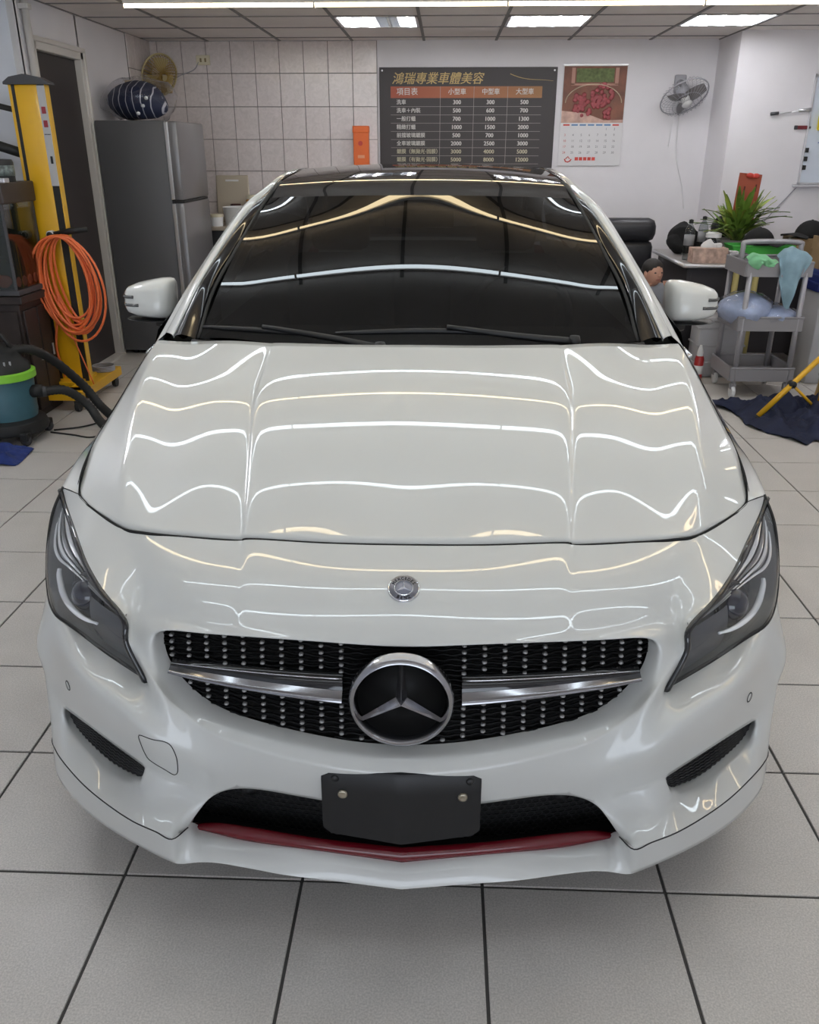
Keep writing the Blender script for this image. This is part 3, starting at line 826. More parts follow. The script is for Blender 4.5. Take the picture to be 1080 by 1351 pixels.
# side glass
for s in (1, -1):
    belt = [(.858, 1.47, .893), (.852, 1.9, .915), (.850, 2.44, .945)]
    topc = [(.79, 1.53, 1.02), (.66, 1.955, 1.272), (.592, 2.44, 1.362)]
    belt2 = [(.850, 2.49, .945), (.846, 2.9, .968), (.838, 3.4, .99), (.80, 3.85, .99)]
    topc2 = [(.592, 2.49, 1.363), (.592, 2.9, 1.362), (.615, 3.4, 1.245), (.70, 3.85, 1.07)]
    for nm, bl, tp in (('front_side_window', belt, topc), ('rear_side_window', belt2, topc2)):
        m = MB().grid([[(s * p[0], p[1], p[2]) for p in spline(bl, 5)], [(s * p[0], p[1], p[2]) for p in spline([tuple((np.array(a) + np.array(b)) / 2 + np.array((.02, 0, .0))) for a, b in zip(bl, tp)], 5)], [(s * p[0], p[1], p[2]) for p in spline(tp, 5)]])
        m.build(nm, TINT, car, True)
    MB().tube([(s * .865, 1.44, .893), (s * .867, 1.9, .918), (s * .865, 2.5, .95), (s * .855, 3.1, .98), (s * .84, 3.5, .995)], .008, 6).build('belt_trim', CHROME, car, True)
    MB().box(s * .60, s * .83, 2.44, 2.50, .94, 1.36, .01).xf(lambda p: Vector((p.x + (s * (.855 - (p.z - .94) * .62) - s * (.715 + .10 * (1 if abs(p.x) > .7 else -1) * 0)) * 0 + (s * (.85 - (p.z - .94) * .63) - s * .715) if False else (s * (.845 - (p.z - .94) * .62) + (p.x - s * .715) * .12), p.y, p.z))).build('door_pillar', BLACKGLOSS, car, deg=40)

# cowl below the windscreen and the dark engine bay / cabin floor shell
MB().grid([[(x * w, y + dy * abs(x) ** 2, z - dz * abs(x) ** 2) for x in np.linspace(-1, 1, 13)] for (w, y, dy, z, dz) in [(.70, 1.10, .15, .940, .02), (.70, 1.17, .14, .930, .005), (.69, 1.22, .12, .950, -.01)]]).build('wiper_cowl', BLACKPL, car, True)
MB().box(-.50, .50, .34, 1.2, .26, .62, .02).build('engine_bay', UNDER, car)
MB().box(-.74, .74, .42, 4.45, .17, .24, .01).build('underbody', UNDER, car)
MB().box(-.80, .80, .55, .64, .24, .56, .01).build('wheel_bay', UNDER, car)
MB().box(-.78, .78, 1.28, 1.36, .2, .88, .01).build('bulkhead', UNDER, car)
# cabin: dashboard, seats, steering wheel
MB().box(-.72, .72, 1.34, 1.78, .72, .93, .05).build('dashboard', SEAT, car, deg=40)
for s in (-1, 1):
    st = empty('front_seat', (s * .37, 2.25, .45), 0, car)
    MB().box(-.25, .25, -.1, .42, -.12, .08, .06).build('seat_base', SEAT, st, deg=50)
    MB().box(-.24, .24, .36, .52, .02, .62, .06).build('seat_back', SEAT, st, deg=50)
    MB().box(-.13, .13, .42, .52, .63, .80, .04).build('headrest', SEAT, st, deg=50)
MB().box(-.62, .62, 3.25, 3.45, .45, .98, .06).build('rear_seat', SEAT, car, deg=50)
ring = [(.37 + .18 * math.cos(t), 1.90 + .05 * math.sin(t), .93 + .17 * math.sin(t)) for t in np.linspace(0, 2 * PI, 25)[:-1]]
MB().tube(ring, .014, 8, closed=True).build('steering_wheel', SEAT, car, True)
MB().box(-.12, .12, 1.83, 1.87, 1.245, 1.305, .01).build('rear_view_mirror', SEAT, car, deg=40)

for s in (-1, 1):
    MB().grid([[(s * .80, y, z) for y in (1.38, 2.0, 2.6, 3.2, 3.8, 4.3)] for z in (.25, .86)]).build('door_lining', SEAT, car)

# ---- wheels
def wheel(x, y):
    s = 1 if x > 0 else -1
    w = empty('wheel', (x, y, .315), 0, car)
    MB().lathe([(.225, -.10), (.285, -.108), (.312, -.085), (.315, 0), (.312, .085), (.285, .108), (.225, .10), (.215, 0), (.225, -.10)], 40, axis='x').build('tire', TIREM, w, True)
    m = MB().lathe([(.228, s * .105), (.215, s * .095), (.208, s * .03), (.208, -s * .09), (.228, -s * .10)], 40, axis='x')
    for k in range(5):
        t = 2 * PI * k / 5
        for dt in (-.16, .16):
            ca, sa = math.cos(t + dt), math.sin(t + dt); c0, s0 = math.cos(t), math.sin(t)
            m.tube([(s * .085, .05 * c0, .05 * s0), (s * .080, .13 * math.cos(t + dt * .7), .13 * math.sin(t + dt * .7)), (s * .09, .215 * ca, .215 * sa)], [.022, .017, .016], 6)
    m.lathe([(.0, s * .10), (.06, s * .098), (.07, s * .06)], 20, axis='x')
    m.build('rim', ALLOY, w, deg=40)
    MB().lathe([(.0, s * .02), (.16, s * .02), (.16, -s * .01), (0, -s * .01)], 30, axis='x').build('brake_disc', DCHROME, w)
for x in (.79, -.79):
    for y in (.93, 3.63): wheel(x, y)
# ---- headlights
hp = dict(G)
def outp(a, b, t, d):
    p = np.array(G[a]) * (1 - t) + np.array(G[b]) * t
    return tuple(p + np.array(d))
hp['q1'] = outp('Ha', 'Hl1', .50, (.004, -.016, .006))
hp['q2'] = outp('Hb', 'Hl2', .50, (.010, -.022, .008))
hp['q3'] = outp('Hc', 'Hl3', .50, (.014, -.022, .008))
hp['q4'] = outp('Hd', 'Hl4', .52, (.020, -.018, .004))
hfaces = [('Ht', 'Hm', 'q1', 'Hl1'), ('Hm', 'Hk', 'Ha', 'q1'), ('Hl1', 'q1', 'q2', 'Hl2'), ('q1', 'Ha', 'Hb', 'q2'), ('Hl2', 'q2', 'q3', 'Hl3'),
          ('q2', 'Hb', 'Hc', 'q3'), ('Hl3', 'q3', 'q4', 'Hl4'), ('q3', 'Hc', 'Hd', 'q4'), ('Hl4', 'q4', 'Ho2', 'Ho1'), ('q4', 'Hd', 'Ho3', 'Ho2'), ('Hd', 'He', 'Ho3')]
for k in hl_loop:      # keep the lens a hair inside the painted edge
    p = np.array(hp[k]); hp[k] = tuple(p + (np.array((.70, .40, .60)) - p) * .006)
hv, hq = cage(hp, hfaces, mirror=False, levels=3, corners=('Hk', 'Ht', 'He'))
hv = np.array(hv)
cen = np.array((.62, .62, .62))
def inside(pts, d):
    """push points of the lens surface back into the lamp"""
    out = []
    for p in pts:
        u = cen - p; u[2] *= .25; u /= np.linalg.norm(u); out.append(p + u * d)
    return np.array(out)
hb = inside(hv, .062)
loopE_ = {}
for f in hq:
    for i in range(4):
        e = (f[i], f[(i + 1) % 4]); k = (min(e), max(e)); loopE_[k] = loopE_.get(k, 0) + 1
bed = [k for k, c in loopE_.items() if c == 1]
def lens_pt(u, v):
    """point on the lens between inner-lower tip (u=0) and rear tip (u=1), upper edge (v=0) to lower edge (v=1)"""
    up = [G[k] for k in ('Hk', 'Ha', 'Hb', 'Hc', 'Hd', 'He')]
    lo = [G[k] for k in ('Ht', 'Hl1', 'Hl2', 'Hl3', 'Hl4', 'Ho1', 'Ho2', 'Ho3')]
    U = resample(spline(up, 8), 101); W = resample(spline(lo, 8), 101)
    a = U[int(u * 100)]; b = W[int(u * 100)]
    p = a * (1 - v) + b * v
    bul = math.sin(PI * v) * math.sin(PI * min(1, max(0, u * .9 + .1)))
    return p + np.array((.014, -.022, .008)) * bul
def strip(u0, u1, v0, v1, depth, nu=16, nv=5, d1=None):
    rows = []
    for i in range(nu + 1):
        r = []
        for j in range(nv + 1):
            t = i / nu; q = j / nv
            va = v0[0] + (v0[1] - v0[0]) * t; vb = v1[0] + (v1[1] - v1[0]) * t
            p = lens_pt(u0 + (u1 - u0) * t, va + (vb - va) * q)
            r.append(inside([p], depth if d1 is None else depth + (d1 - depth) * q)[0])
        rows.append(r)
    return rows
HLCHR = mat('lamp_chrome', (.85, .86, .88), rough=.22, metal=.35, coat=.6)
HLSMOKE = mat('lamp_smoke', (.11, .11, .115), rough=.25)
def headlight(s):
    h = empty('headlight', (0, 0, 0), 0, car)
    fx = (lambda a: [(s * p[0], p[1], p[2]) for p in a])
    lens = obj('lens', fx(hv), hq, LENS, h, True)
    # housing: back bowl and side wall
    V_ = list(hb) + list(hv); n = len(hv)
    F_ = list(hq) + [(a, b, b + n, a + n) for a, b in bed]
    obj('housing', fx([p if i < n else p + (np.array((.70, .42, .60)) - p) * .012 for i, p in enumerate(V_)]), F_, HLDARK, h, True)
    # dark bezel line along the upper edge
    up = [hp[k] for k in ('Hm', 'Hk', 'Ha', 'Hb', 'Hc', 'Hd', 'He')]
    MB().tube(fx([np.array(p) + np.array((.004, -.001, -.004)) for p in spline([hp['Ht']] + up, 6)]), .0065, 6).build('bezel', BLACKGLOSS, h, True)
    lo = [hp[k] for k in ('He', 'Ho3', 'Ho2', 'Ho1', 'Hl4', 'Hl3', 'Hl2', 'Hl1', 'Ht')]
    MB().tube(fx([np.array(p) + np.array((-.003, .001, .003)) for p in spline(lo, 6)]), .0035, 6).build('bezel', RUBBER, h, True)
    # fluted reflector sweeping from the rear tip along the upper edge
    up_ = [(.833, .614, .733), (.800, .556, .710), (.765, .494, .691), (.735, .442, .677), (.700, .392, .655), (.664, .345, .641), (.617, .290, .630), (.575, .246, .623)]
    lo_ = [(.838, .600, .715), (.842, .560, .680), (.832, .512, .650), (.800, .458, .642), (.752, .405, .647), (.700, .358, .639), (.642, .304, .627), (.577, .246, .621)]
    U_ = resample(spline(up_, 6), 31); L_ = resample(spline(lo_, 6), 31)
    nf = 9
    for k in range(nf):
        rows = []
        for i in range(31):
            r = []
            for q, dp in ((0, .010), (.5, .016), (1, .010)):
                t = (k + q) / nf
                p = U_[i] * (1 - t) + L_[i] * t
                r.append(inside([p], dp + .004 * (k % 2))[0])
            rows.append(r)
        MB().grid([fx(r) for r in rows]).build('reflector_flute', HLCHR if k % 3 != 1 else HLMID, h, True)
    # smoked inner wing of the lamp
    MB().grid([fx(r) for r in strip(.02, .30, (.22, .35), (.97, .95), .024, 10, 6)]).build('inner_bezel', HLSMOKE, h, True)
    # projector
    c = inside([np.array((.706, .331, .606))], .036)[0]
    nrm = np.array((.52, -.80, .28)); nrm /= np.linalg.norm(nrm)
    R = Vector((0, 0, 1)).rotation_difference(Vector((s * nrm[0], nrm[1], nrm[2]))).to_matrix()
    cc = Vector((s * c[0], c[1], c[2]))
    g = MB().lathe([(.000, .026), (.018, .023), (.032, .012), (.037, -.004)], 24); g.xf(lambda p: cc + R @ p); g.build('projector_lens', PROJ, h, True)
    g = MB().lathe([(.037, -.002), (.046, .002), (.052, -.006), (.048, -.02)], 24); g.xf(lambda p: cc + R @ p); g.build('projector_ring', BLACKGLOSS, h, True)
    # daytime running strip
    pts = [(.787, .428, .632), (.785, .418, .622), (.776, .400, .610), (.763, .378, .598), (.741, .350, .588), (.707, .314, .585), (.672, .283, .587), (.638, .259, .592)]
    pts = [p for p in spline([inside([np.array(p)], .012)[0] for p in pts], 5)]
    k = len(pts)
    MB().tube(fx(pts), [.0030 + .0042 * math.sin(PI * min(1, (i + 3) / k)) ** .7 for i in range(k)], 8).build('daylight_strip', DRL, h, True)
    return h
headlight(1); headlight(-1)

# ---- grille
BLADEM = mat('blade_chrome', (.34, .34, .36), rough=.12, metal=1.0)
MESHBLK = mat('mesh_black', (.004, .004, .004), rough=.4, spec=.12)
grille = empty('grille', (0, 0, 0), 0, car)
def gy(x, z): return .078 + (z - .45) * .24 + .42 * x * x
rim = [G['E_' + k] for k in loopD]
gl = spline(rim, 5)
outline = [(p[0], p[2]) for p in gl] + [(-p[0], p[2]) for p in gl[::-1]]
def in_poly(x, z, P):
    c = False; n = len(P)
    for i in range(n):
        (x1, z1), (x2, z2) = P[i], P[i - 1]
        if (z1 > z) != (z2 > z) and x < (x2 - x1) * (z - z1) / (z2 - z1) + x1: c = not c
    return c
xs = np.linspace(-.50, .50, 41); zs = np.linspace(.42, .68, 14)
gtop = [gl[i] for i in range(len(gl)) if gl[i][2] > .56]; gbot = [gl[i] for i in range(len(gl)) if gl[i][2] <= .56][::-1]
def z_at(x, seq): return float(np.interp(abs(x), [p[0] for p in seq], [p[2] for p in seq]))
gtop = sorted(gtop, key=lambda p: p[0]); gbot = sorted(gbot, key=lambda p: p[0])
xs = np.linspace(-.468, .468, 41)
MB().grid([[(x, gy(x, z) + .02, z) for x in xs for z in [z_at(x, gbot) - .006 + (z_at(x, gtop) - z_at(x, gbot) + .012) * t]] for t in np.linspace(0, 1, 6)]).build('grille_back', UNDER, grille, True)
g = MB()
for k in range(24):
    z = .437 + k * .0098
    run = [x for x in np.linspace(-.49, .49, 99) if in_poly(x, z, outline)]
    if len(run) > 3:
        g.tube([(x, gy(x, z) + .006, z + .0016 * (-1) ** int(i / 2)) for i, x in enumerate(run)], .0030, 5)
g.build('grille_mesh', MESHBLK, grille, True)
pins = MB()
for sx in (-1, 1):
    for i in range(0, 14):
        for k in range(18):
            x = sx * (.0 + i * .0385); z = .448 + k * .0134 + (.0067 if i % 2 else 0)
            if i == 0 and sx < 0: continue
            sc = [(px * .975, .555 + (pz - .555) * .95) for px, pz in outline]
            if not in_poly(x, z, sc): continue
            if math.hypot(x, z - .55) < .108: continue
            if abs(x) > .09 and .532 < z < .592 - .028 * (abs(x) / .47): continue
            if z > .55 and abs(x) < .105: continue
            n0 = len(pins.v); pins.lathe([(.0, -.0035), (.0033, -.003), (.0047, -.001), (.0047, .006)], 10, c=(x, gy(x, z), z), axis='y'); pins.v[n0:] = [(q[0], q[1], z + (q[2] - z) * .66) for q in pins.v[n0:]]
tag(pins.build('grille_pins', PINMAT, grille, True), 'small silver studs dotted over the black grille', kind='stuff')
for sx in (-1, 1):
    secs_b, secs_c = [], []
    for t in np.linspace(0, 1, 15):
        x = .112 + (.462 - .112) * t
        hgt = .034 * (1 - t) ** .75 + .006
        zc = .560 - .006 * t + .003 * math.sin(PI * t)
        y0 = gy(x, zc)
        zt, zb = zc + hgt * .62, zc - hgt * .30
        secs_b.append([(sx * x, y0 + .006, zt + .004), (sx * x, y0 - .010, zt), (sx * x, y0 - .014, zc + .004), (sx * x, y0 - .015, zc + .002)])
        secs_c.append([(sx * x, y0 - .015, zc + .002), (sx * x, y0 - .026, zc - hgt * .12), (sx * x, y0 - .035, zc - hgt * .28), (sx * x, y0 - .034, zb - .002), (sx * x, y0 + .004, zb - .006)])
    bar = MB().grid(secs_b).build('grille_bar', BLACKGLOSS, grille, True)
    MB().grid(secs_c).build('chrome_blade', BLADEM, bar, True)
    MB().tube([(q[1][0], q[1][1] - .001, q[1][2] + .001) for q in secs_b], .0016, 5).build('chrome_edge', CHROME, bar, True)
    q0, q1 = secs_b[0], secs_c[0]
    MB().add(q0 + q1[1:], [tuple(range(len(q0) + len(q1) - 1))]).build('bar_end', CHROME, bar)
# star emblem: built flat in x/z, then leaned back with the grille
star = empty('star_emblem', (0, .060, .5655), 0, grille)
star.rotation_euler = (-math.radians(1.0), 0, 0)
R0, R1 = .0965, .0805
g = MB()
prof = [(R1, .010), (R1 + .002, -.006), (R1 + .007, -.013), (R0 - .005, -.012), (R0, -.004), (R0, .012)]
g.lathe(prof + [prof[0]], 64, axis='y'); g.build('ring', DCHROME, star, True, deg=50)
MB().lathe([(0, .006), (R1 + .002, .006), (R1 + .002, .02)], 48, axis='y').build('backplate', MESHBLK, star, True)
g = MB()
for k in range(3):
    a = PI / 2 + k * 2 * PI / 3
    d = np.array((math.cos(a), 0, math.sin(a)))
    bis = [np.array((math.cos(a + q), 0, math.sin(a + q))) for q in (PI / 3, -PI / 3)]
    c0 = np.array((0, -.014, 0)); tip = d * (R1 + .004) + np.array((0, -.003, 0))
    side = np.array((-d[2], 0, d[0]))
    tl, tr = tip + side * .0045 + np.array((0, .006, 0)), tip - side * .0045 + np.array((0, .006, 0))
    bl, br = bis[0] * .0125 + np.array((0, .004, 0)), bis[1] * .0125 + np.array((0, .004, 0))
    g.add([c0, tip, tl, bl, tr, br], [(0, 1, 2, 3), (0, 5, 4, 1)])
g.build('star', DCHROME, star)
# round badge on the nose
BADGEC = mat('badge_centre_grey', (.26, .27, .32), rough=.3, metal=.4)
badge = empty('badge', (0, .2005, .7215), 0, car)
badge.rotation_euler = (math.radians(25), 0, 0)
BFACE = mat('badge_silver', (.36, .36, .40), rough=.35, metal=.5)
MB().lathe([(.0280, .0046), (.0295, .0056), (.0312, .004), (.0315, -.002), (.0312, -.006)], 40).build('badge_rim', CHROME, badge, True, deg=60)
MB().lathe([(.0, .0056), (.0285, .0048)], 40).build('badge_face', BFACE, badge, True)
MB().lathe([(.0, .0064), (.0168, .0060), (.0172, .0052)], 32).build('badge_centre', BADGEC, badge, True)
g = MB()
for k in range(3):
    a = PI / 2 + k * 2 * PI / 3
    d = Vector((math.cos(a), math.sin(a), 0)); q = Vector((-d.y, d.x, 0))
    g.add([Vector((0, 0, .0090)), q * .0026 + Vector((0, 0, .0066)), d * .0165 + Vector((0, 0, .0068)), -q * .0026 + Vector((0, 0, .0066))], [(0, 1, 2), (0, 2, 3)])
g.tube([(.0178 * math.cos(t), .0178 * math.sin(t), .0064) for t in np.linspace(0, 2 * PI, 33)[:-1]], .0008, 5, closed=True)
g.build('badge_star', CHROME, badge)

# ---- lower intake, red blade, splitter
def isurf(x, z): return .115 + .33 * x * x
g = MB()
iz = [(G[k][0], G[k][2]) for k in intk]
ip = spline([(a, b) for a, b in iz], 4)
ipoly = [tuple(p) for p in ip] + [(.44, .18), (-.44, .18)] + [(-p[0], p[1]) for p in ip[::-1]]
MB().grid([[(x, isurf(x, z) + .015, z) for x in np.linspace(-.45, .45, 31)] for z in (.172, .26, .35)] ).grid([[(x, isurf(x, 0) + .015, .172) for x in np.linspace(-.45, .45, 31)], [(x, .070 + .34 * x * x, .180) for x in np.linspace(-.45, .45, 31)]]).build('intake_back', UNDER, car, True)
lg = empty('lower_grille', (0, 0, 0), 0, car)
g = MB()
for k in range(14):
    z = .190 + k * .0112
    for half in range(56):
        x = -.44 + half * .016 + (.008 if k % 2 else 0)
        if in_poly(x, z, ipoly):
            y = isurf(x, z)
            hx = [(x + .0082 * math.cos(t), isurf(x, 0), z + .0068 * math.sin(t)) for t in np.linspace(0, 2 * PI, 7)[:-1]]
            g.tube(hx, .0014, 3, closed=True)
g.build('honeycomb_mesh', BLACKPL, lg)
for x in (-.318, .322):
    MB().lathe([(0, -.012), (.014, -.010), (.017, .0), (.017, .02)], 20, c=(x, isurf(x, 0) - .004, .283), axis='y').build('parking_sensor', BLACKPL, lg, True)
Ru = [G['Ru0'], G['Ru1'], G['Ru2'], G['Ru3'], G['Ru4']]; Rl = [G['Rl0'], G['Rl1'], G['Rl2'], G['Rl3'], G['Rl4']]
def full(row): return [(-p[0], p[1], p[2]) for p in row[:0:-1]] + list(row)
def vrow(row, n=6):
    half = spline(row, n); return [(-p[0], p[1], p[2]) for p in half[:0:-1]] + [tuple(p) for p in half]
ru, rl = vrow(Ru), vrow(Rl)
MB().grid([[(p[0], p[1] + .010, p[2] - .012) for p in ru], [(p[0], p[1] + .005, p[2] - .002) for p in ru], ru, [tuple((np.array(a) * .45 + np.array(b) * .55) + np.array((0, -.004, .003))) for a, b in zip(ru, rl)], rl, [(p[0], p[1] + .01, p[2] - .006) for p in rl]]).build('red_blade', REDPL, car, True)
# splitter lip
E_ = [G['E%d' % i] for i in range(13)]
seam = [G['Rl0'], G['Rl1'], G['Rl2'], (.352, .092, .197), G['Rl3'], (.425, .110, .200), G['I6'], G['Wc'], G['Ws2'], G['Ws2b'], G['Ws3'], G['Ws4'], G['Ws5']]
seam = [np.array(p) + np.array((0, .012, -.002)) for p in seam]
g = MB()
rows = []
ends = [np.array((.84, .42, .235)), np.array((.846, .42, .185))]
seam_f = seam + [np.array((.825, .36, .240)), np.array((.846, .46, .232)), np.array((.856, .575, .222))]
E_f = [np.array(p) for p in E_] + [np.array((.832, .365, .188)), np.array((.852, .46, .180)), np.array((.862, .575, .175))]
sp = []
for i, (a, b) in enumerate(zip(seam_f, E_f)):
    f = a * .56 + b * .44
    f = f + np.array((0, -.002, .010 if i < 6 else .014))
    und = b + np.array((-.03 * min(1, b[0] * 1.2), .05, -.010))
    sp.append([a, a * .6 + f * .4 + np.array((0, -.003, .0)), f, b + (f - b) * .25 + np.array((0, -.003, 0)), b, b + np.array((0, .006, -.004)), und])
cols = [[tuple(p) for p in spline([r[j] for r in sp], 4)] for j in range(7)]
cols = [[(-p[0], p[1], p[2]) for p in c[:0:-1]] + c for c in cols]
MB().grid(cols).build('front_splitter', PAINT, car, True, deg=50)

# dark joint between the lower wings and the splitter
for s in (1, -1):
    MB().tube([(s * p[0], p[1] - .001, p[2] - .002) for p in spline([G[k] for k in ('I6', 'Wc', 'Ws1', 'Ws2', 'Ws2b', 'Ws3', 'Ws4', 'Ws5', 'Ws5b', 'Ws5c', 'Ws6')], 5)], .0013, 6).build('splitter_joint', RUBBER, car, True)

# ---- side vents
for s in (1, -1):
    sv = empty('side_vent', (0, 0, 0), 0, car)
    vp = [G['v_' + k] for k in vent]
    top = resample(spline([G['T1'], G['T2'], G['T2b'], G['T3']], 6), 15); bot = resample(spline([G['V1'], G['V2'], G['V2b'], G['V3'], G['T3']], 6), 15)
    MB().grid([[(s * p[0], p[1] + .034, p[2]) for p in top], [(s * p[0], p[1] + .034, p[2]) for p in bot]]).build('vent_back', UNDER, sv)
    g = MB()
    for k in range(1, 10):
        t = k / 10
        g.tube([(s * (a[0] * (1 - t) + b[0] * t), a[1] * (1 - t) + b[1] * t + .022 + (.003 if i % 2 else 0), a[2] * (1 - t) + b[2] * t) for i, (a, b) in enumerate(zip(resample(top, 43), resample(bot, 43)))], .0030, 5)
    g.build('vent_mesh', BLACKPL, sv, True)

# ---- number plate holder
plate = empty('plate_holder', (0, 0, 0), 0, car)
def plate_y(x, z): return .008 + .022 * (abs(x) / .15) + (z - .27) * .02
W_ = .151; z0, z1 = .272, .437; r = .012
pts = []
for (cx_, cz_, a0) in ((W_ - r, z1 - r, 0), (-W_ + r, z1 - r, 90), (-W_ + r, z0 + r, 180), (W_ - r, z0 + r, 270)):
    for q in range(5):
        a = math.radians(a0 + q * 22.5); pts.append((cx_ + r * math.cos(a), cz_ + r * math.sin(a)))
xs = np.linspace(-W_, W_, 21)
def zl(x):
    e = max(0, abs(x) - (W_ - r)); d = r - math.sqrt(max(0, r * r - e * e)); return z0 + d + (.007) * (abs(x) / W_), z1 - d - .004 - .008 * abs(x) / W_
front = [[(x, plate_y(x, zl(x)[0]), zl(x)[0]) for x in xs], [(x, plate_y(x, .32), zl(x)[0] * .7 + zl(x)[1] * .3) for x in xs], [(x, plate_y(x, .39), zl(x)[0] * .3 + zl(x)[1] * .7) for x in xs], [(x, plate_y(x, .43), zl(x)[1] - .008) for x in xs], [(x, plate_y(x, .43) + .006, zl(x)[1]) for x in xs]]
back = [[(p[0], p[1] + .016, p[2]) for p in front[-1]], [(p[0], p[1] + .02, p[2]) for p in front[0]]]
g = MB().grid(front + back + [front[0]])
n = len(xs)
for e in (0, n - 1): g.f.append(tuple(k * n + e for k in range(7)))
g.build('plate_body', BLACKPL, plate, deg=40)
for x, z in ((-.110, .378), (.116, .375)):
    b = MB().lathe([(.0045, -.004), (.0075, -.005), (.0095, -.003), (.0095, .004)], 16, c=(x, plate_y(x, z), z), axis='y').build('bolt', BRASS, plate, True)
    MB().lathe([(0, -.002), (.0045, -.002)], 6, c=(x, plate_y(x, z), z), axis='y').build('socket', BLACKPL, b)
for x, z in ((-.124, .412), (.129, .410)):
    MB().lathe([(0, -.004), (.006, -.004), (.0075, -.002), (.0075, .004)], 16, c=(x, plate_y(x, z), z), axis='y').build('cap', BLACKPL, plate, True)
# ---- small items on the bumper skin, found by casting onto the built panel
from mathutils.bvhtree import BVHTree
_me = front_bumper.data
bvh = BVHTree.FromPolygons([v.co[:] for v in _me.vertices], [p.vertices[:] for p in _me.polygons])
def on_bumper(x, z, d=(0, 1, 0)):
    h = bvh.ray_cast(Vector((x, -.3, z)), Vector(d))
    return h[0], (h[1] if h[1].y < 0 else -h[1])
tow = [(-.512, .447), (-.480, .447), (-.458, .443), (-.445, .430), (-.440, .403), (-.446, .364), (-.453, .345), (-.462, .340), (-.477, .354), (-.496, .366), (-.508, .375), (-.512, .390), (-.514, .421)]
pts = []
for p in spline(tow, 4, closed=True):
    q, n_ = on_bumper(p[0], p[1]); pts.append(q + n_ * .0001)
MB().tube(pts, .0011, 5, closed=True).build('tow_eye_cover_seam', RUBBER, front_bumper)
for sx in (-1, 1):
    q, n_ = on_bumper(sx * .722, .440)
    Rm_ = Vector((0, 0, 1)).rotation_difference(n_).to_matrix()
    ps = empty('parking_sensor', q, 0, front_bumper); ps.rotation_euler = Rm_.to_euler()
    MB().lathe([(0, .0012), (.0085, .001), (.0095, 0)], 20).build('sensor_face', PAINT, ps, True)
    MB().tube([(.0105 * math.cos(t), .0105 * math.sin(t), .0002) for t in np.linspace(0, 2 * PI, 25)[:-1]], .0012, 5, closed=True).build('sensor_gap', RUBBER, ps, True)
# seam between bumper and fender beside the lamp
for sx in (-1, 1):
    a, b = np.array(G['A6']), np.array(G['He'])
    MB().tube([(sx * p[0], p[1], p[2] + .0008) for p in (a * .98 + b * .02, a * .5 + b * .5 + np.array((0, 0, .0015)), b)], .0011, 5).build('fender_seam', RUBBER, front_bumper)

# ---- door mirrors
def door_mirror(s):
    m_ = empty('door_mirror', (s * .92, 1.70, 1.0), 0, car)
    def sec(x, zc, hh, dep, yo=0):
        r = []
        for t in np.linspace(0, 2 * PI, 25)[:-1]:
            c, sn = math.cos(t), math.sin(t)
            e = .55
            y = -dep * abs(c) ** e * (1 if c > 0 else -.55)
            z = hh * abs(sn) ** e * (1 if sn > 0 else -1)
            r.append((s * x - s * .92, y * 1 + yo + .012 * (z / .066), zc + z - 1.0))
        return r
    S = [(1.010, 1.022, .020, .012, .012), (1.006, 1.022, .031, .030, .008), (.990, 1.023, .043, .050, .0), (.955, 1.025, .054, .066, -.004), (.915, 1.027, .060, .074, -.006),
         (.880, 1.029, .064, .076, -.006), (.855, 1.029, .064, .070, -.003), (.842, 1.029, .060, .055, .004), (.836, 1.029, .048, .03, .012)]
    rows = [sec(*q) for q in S]
    g = MB().grid(rows, closed_u=True)
    g.f.append(tuple(range(24))); g.f.append(tuple(8 * 24 + j for j in range(24)))
    cap = g.build('mirror_cap', PAINT, m_, True)
    # smoked indicator slits
    for (z, x0, x1) in ((1.033, .962, 1.008), (1.006, .942, 1.010)):
        pts = []
        for x in np.linspace(x0, x1, 8):
            d = np.interp(x, [.842, .88, .915, .955, .99, 1.006, 1.01], [.055, .082, .080, .070, .050, .022, .004])
            pts.append((s * x - s * .92, -d - .0005, z - 1.0 - (x - .94) * .06 + .006))
        MB().tube(pts, .0055, 8).build('indicator_slit', INDIC, cap, True)
    low = [[(p[0] * .985, p[1] * .93, min(p[2], -.030) - .014 + (p[2] + .03) * .05) for p in r] for r in rows[1:]]
    g = MB().grid(low, closed_u=True); g.f.append(tuple(range(24))); g.f.append(tuple(7 * 24 + j for j in range(24)))
    g.build('mirror_base', BLACKPL, m_, True)
    MB().box(s * (.86 - .92), s * (.97 - .92), .026, .034, -.02, .055, .008).build('mirror_glass', CHROME, m_, deg=40)
    MB().tube([(s * (.90 - .92), -.01, -.052), (s * (.85 - .92), -.02, -.060), (s * (.80 - .92), -.04, -.075)], [.022, .026, .034], 10).build('mirror_arm', BLACKPL, m_, True)
door_mirror(1); door_mirror(-1)

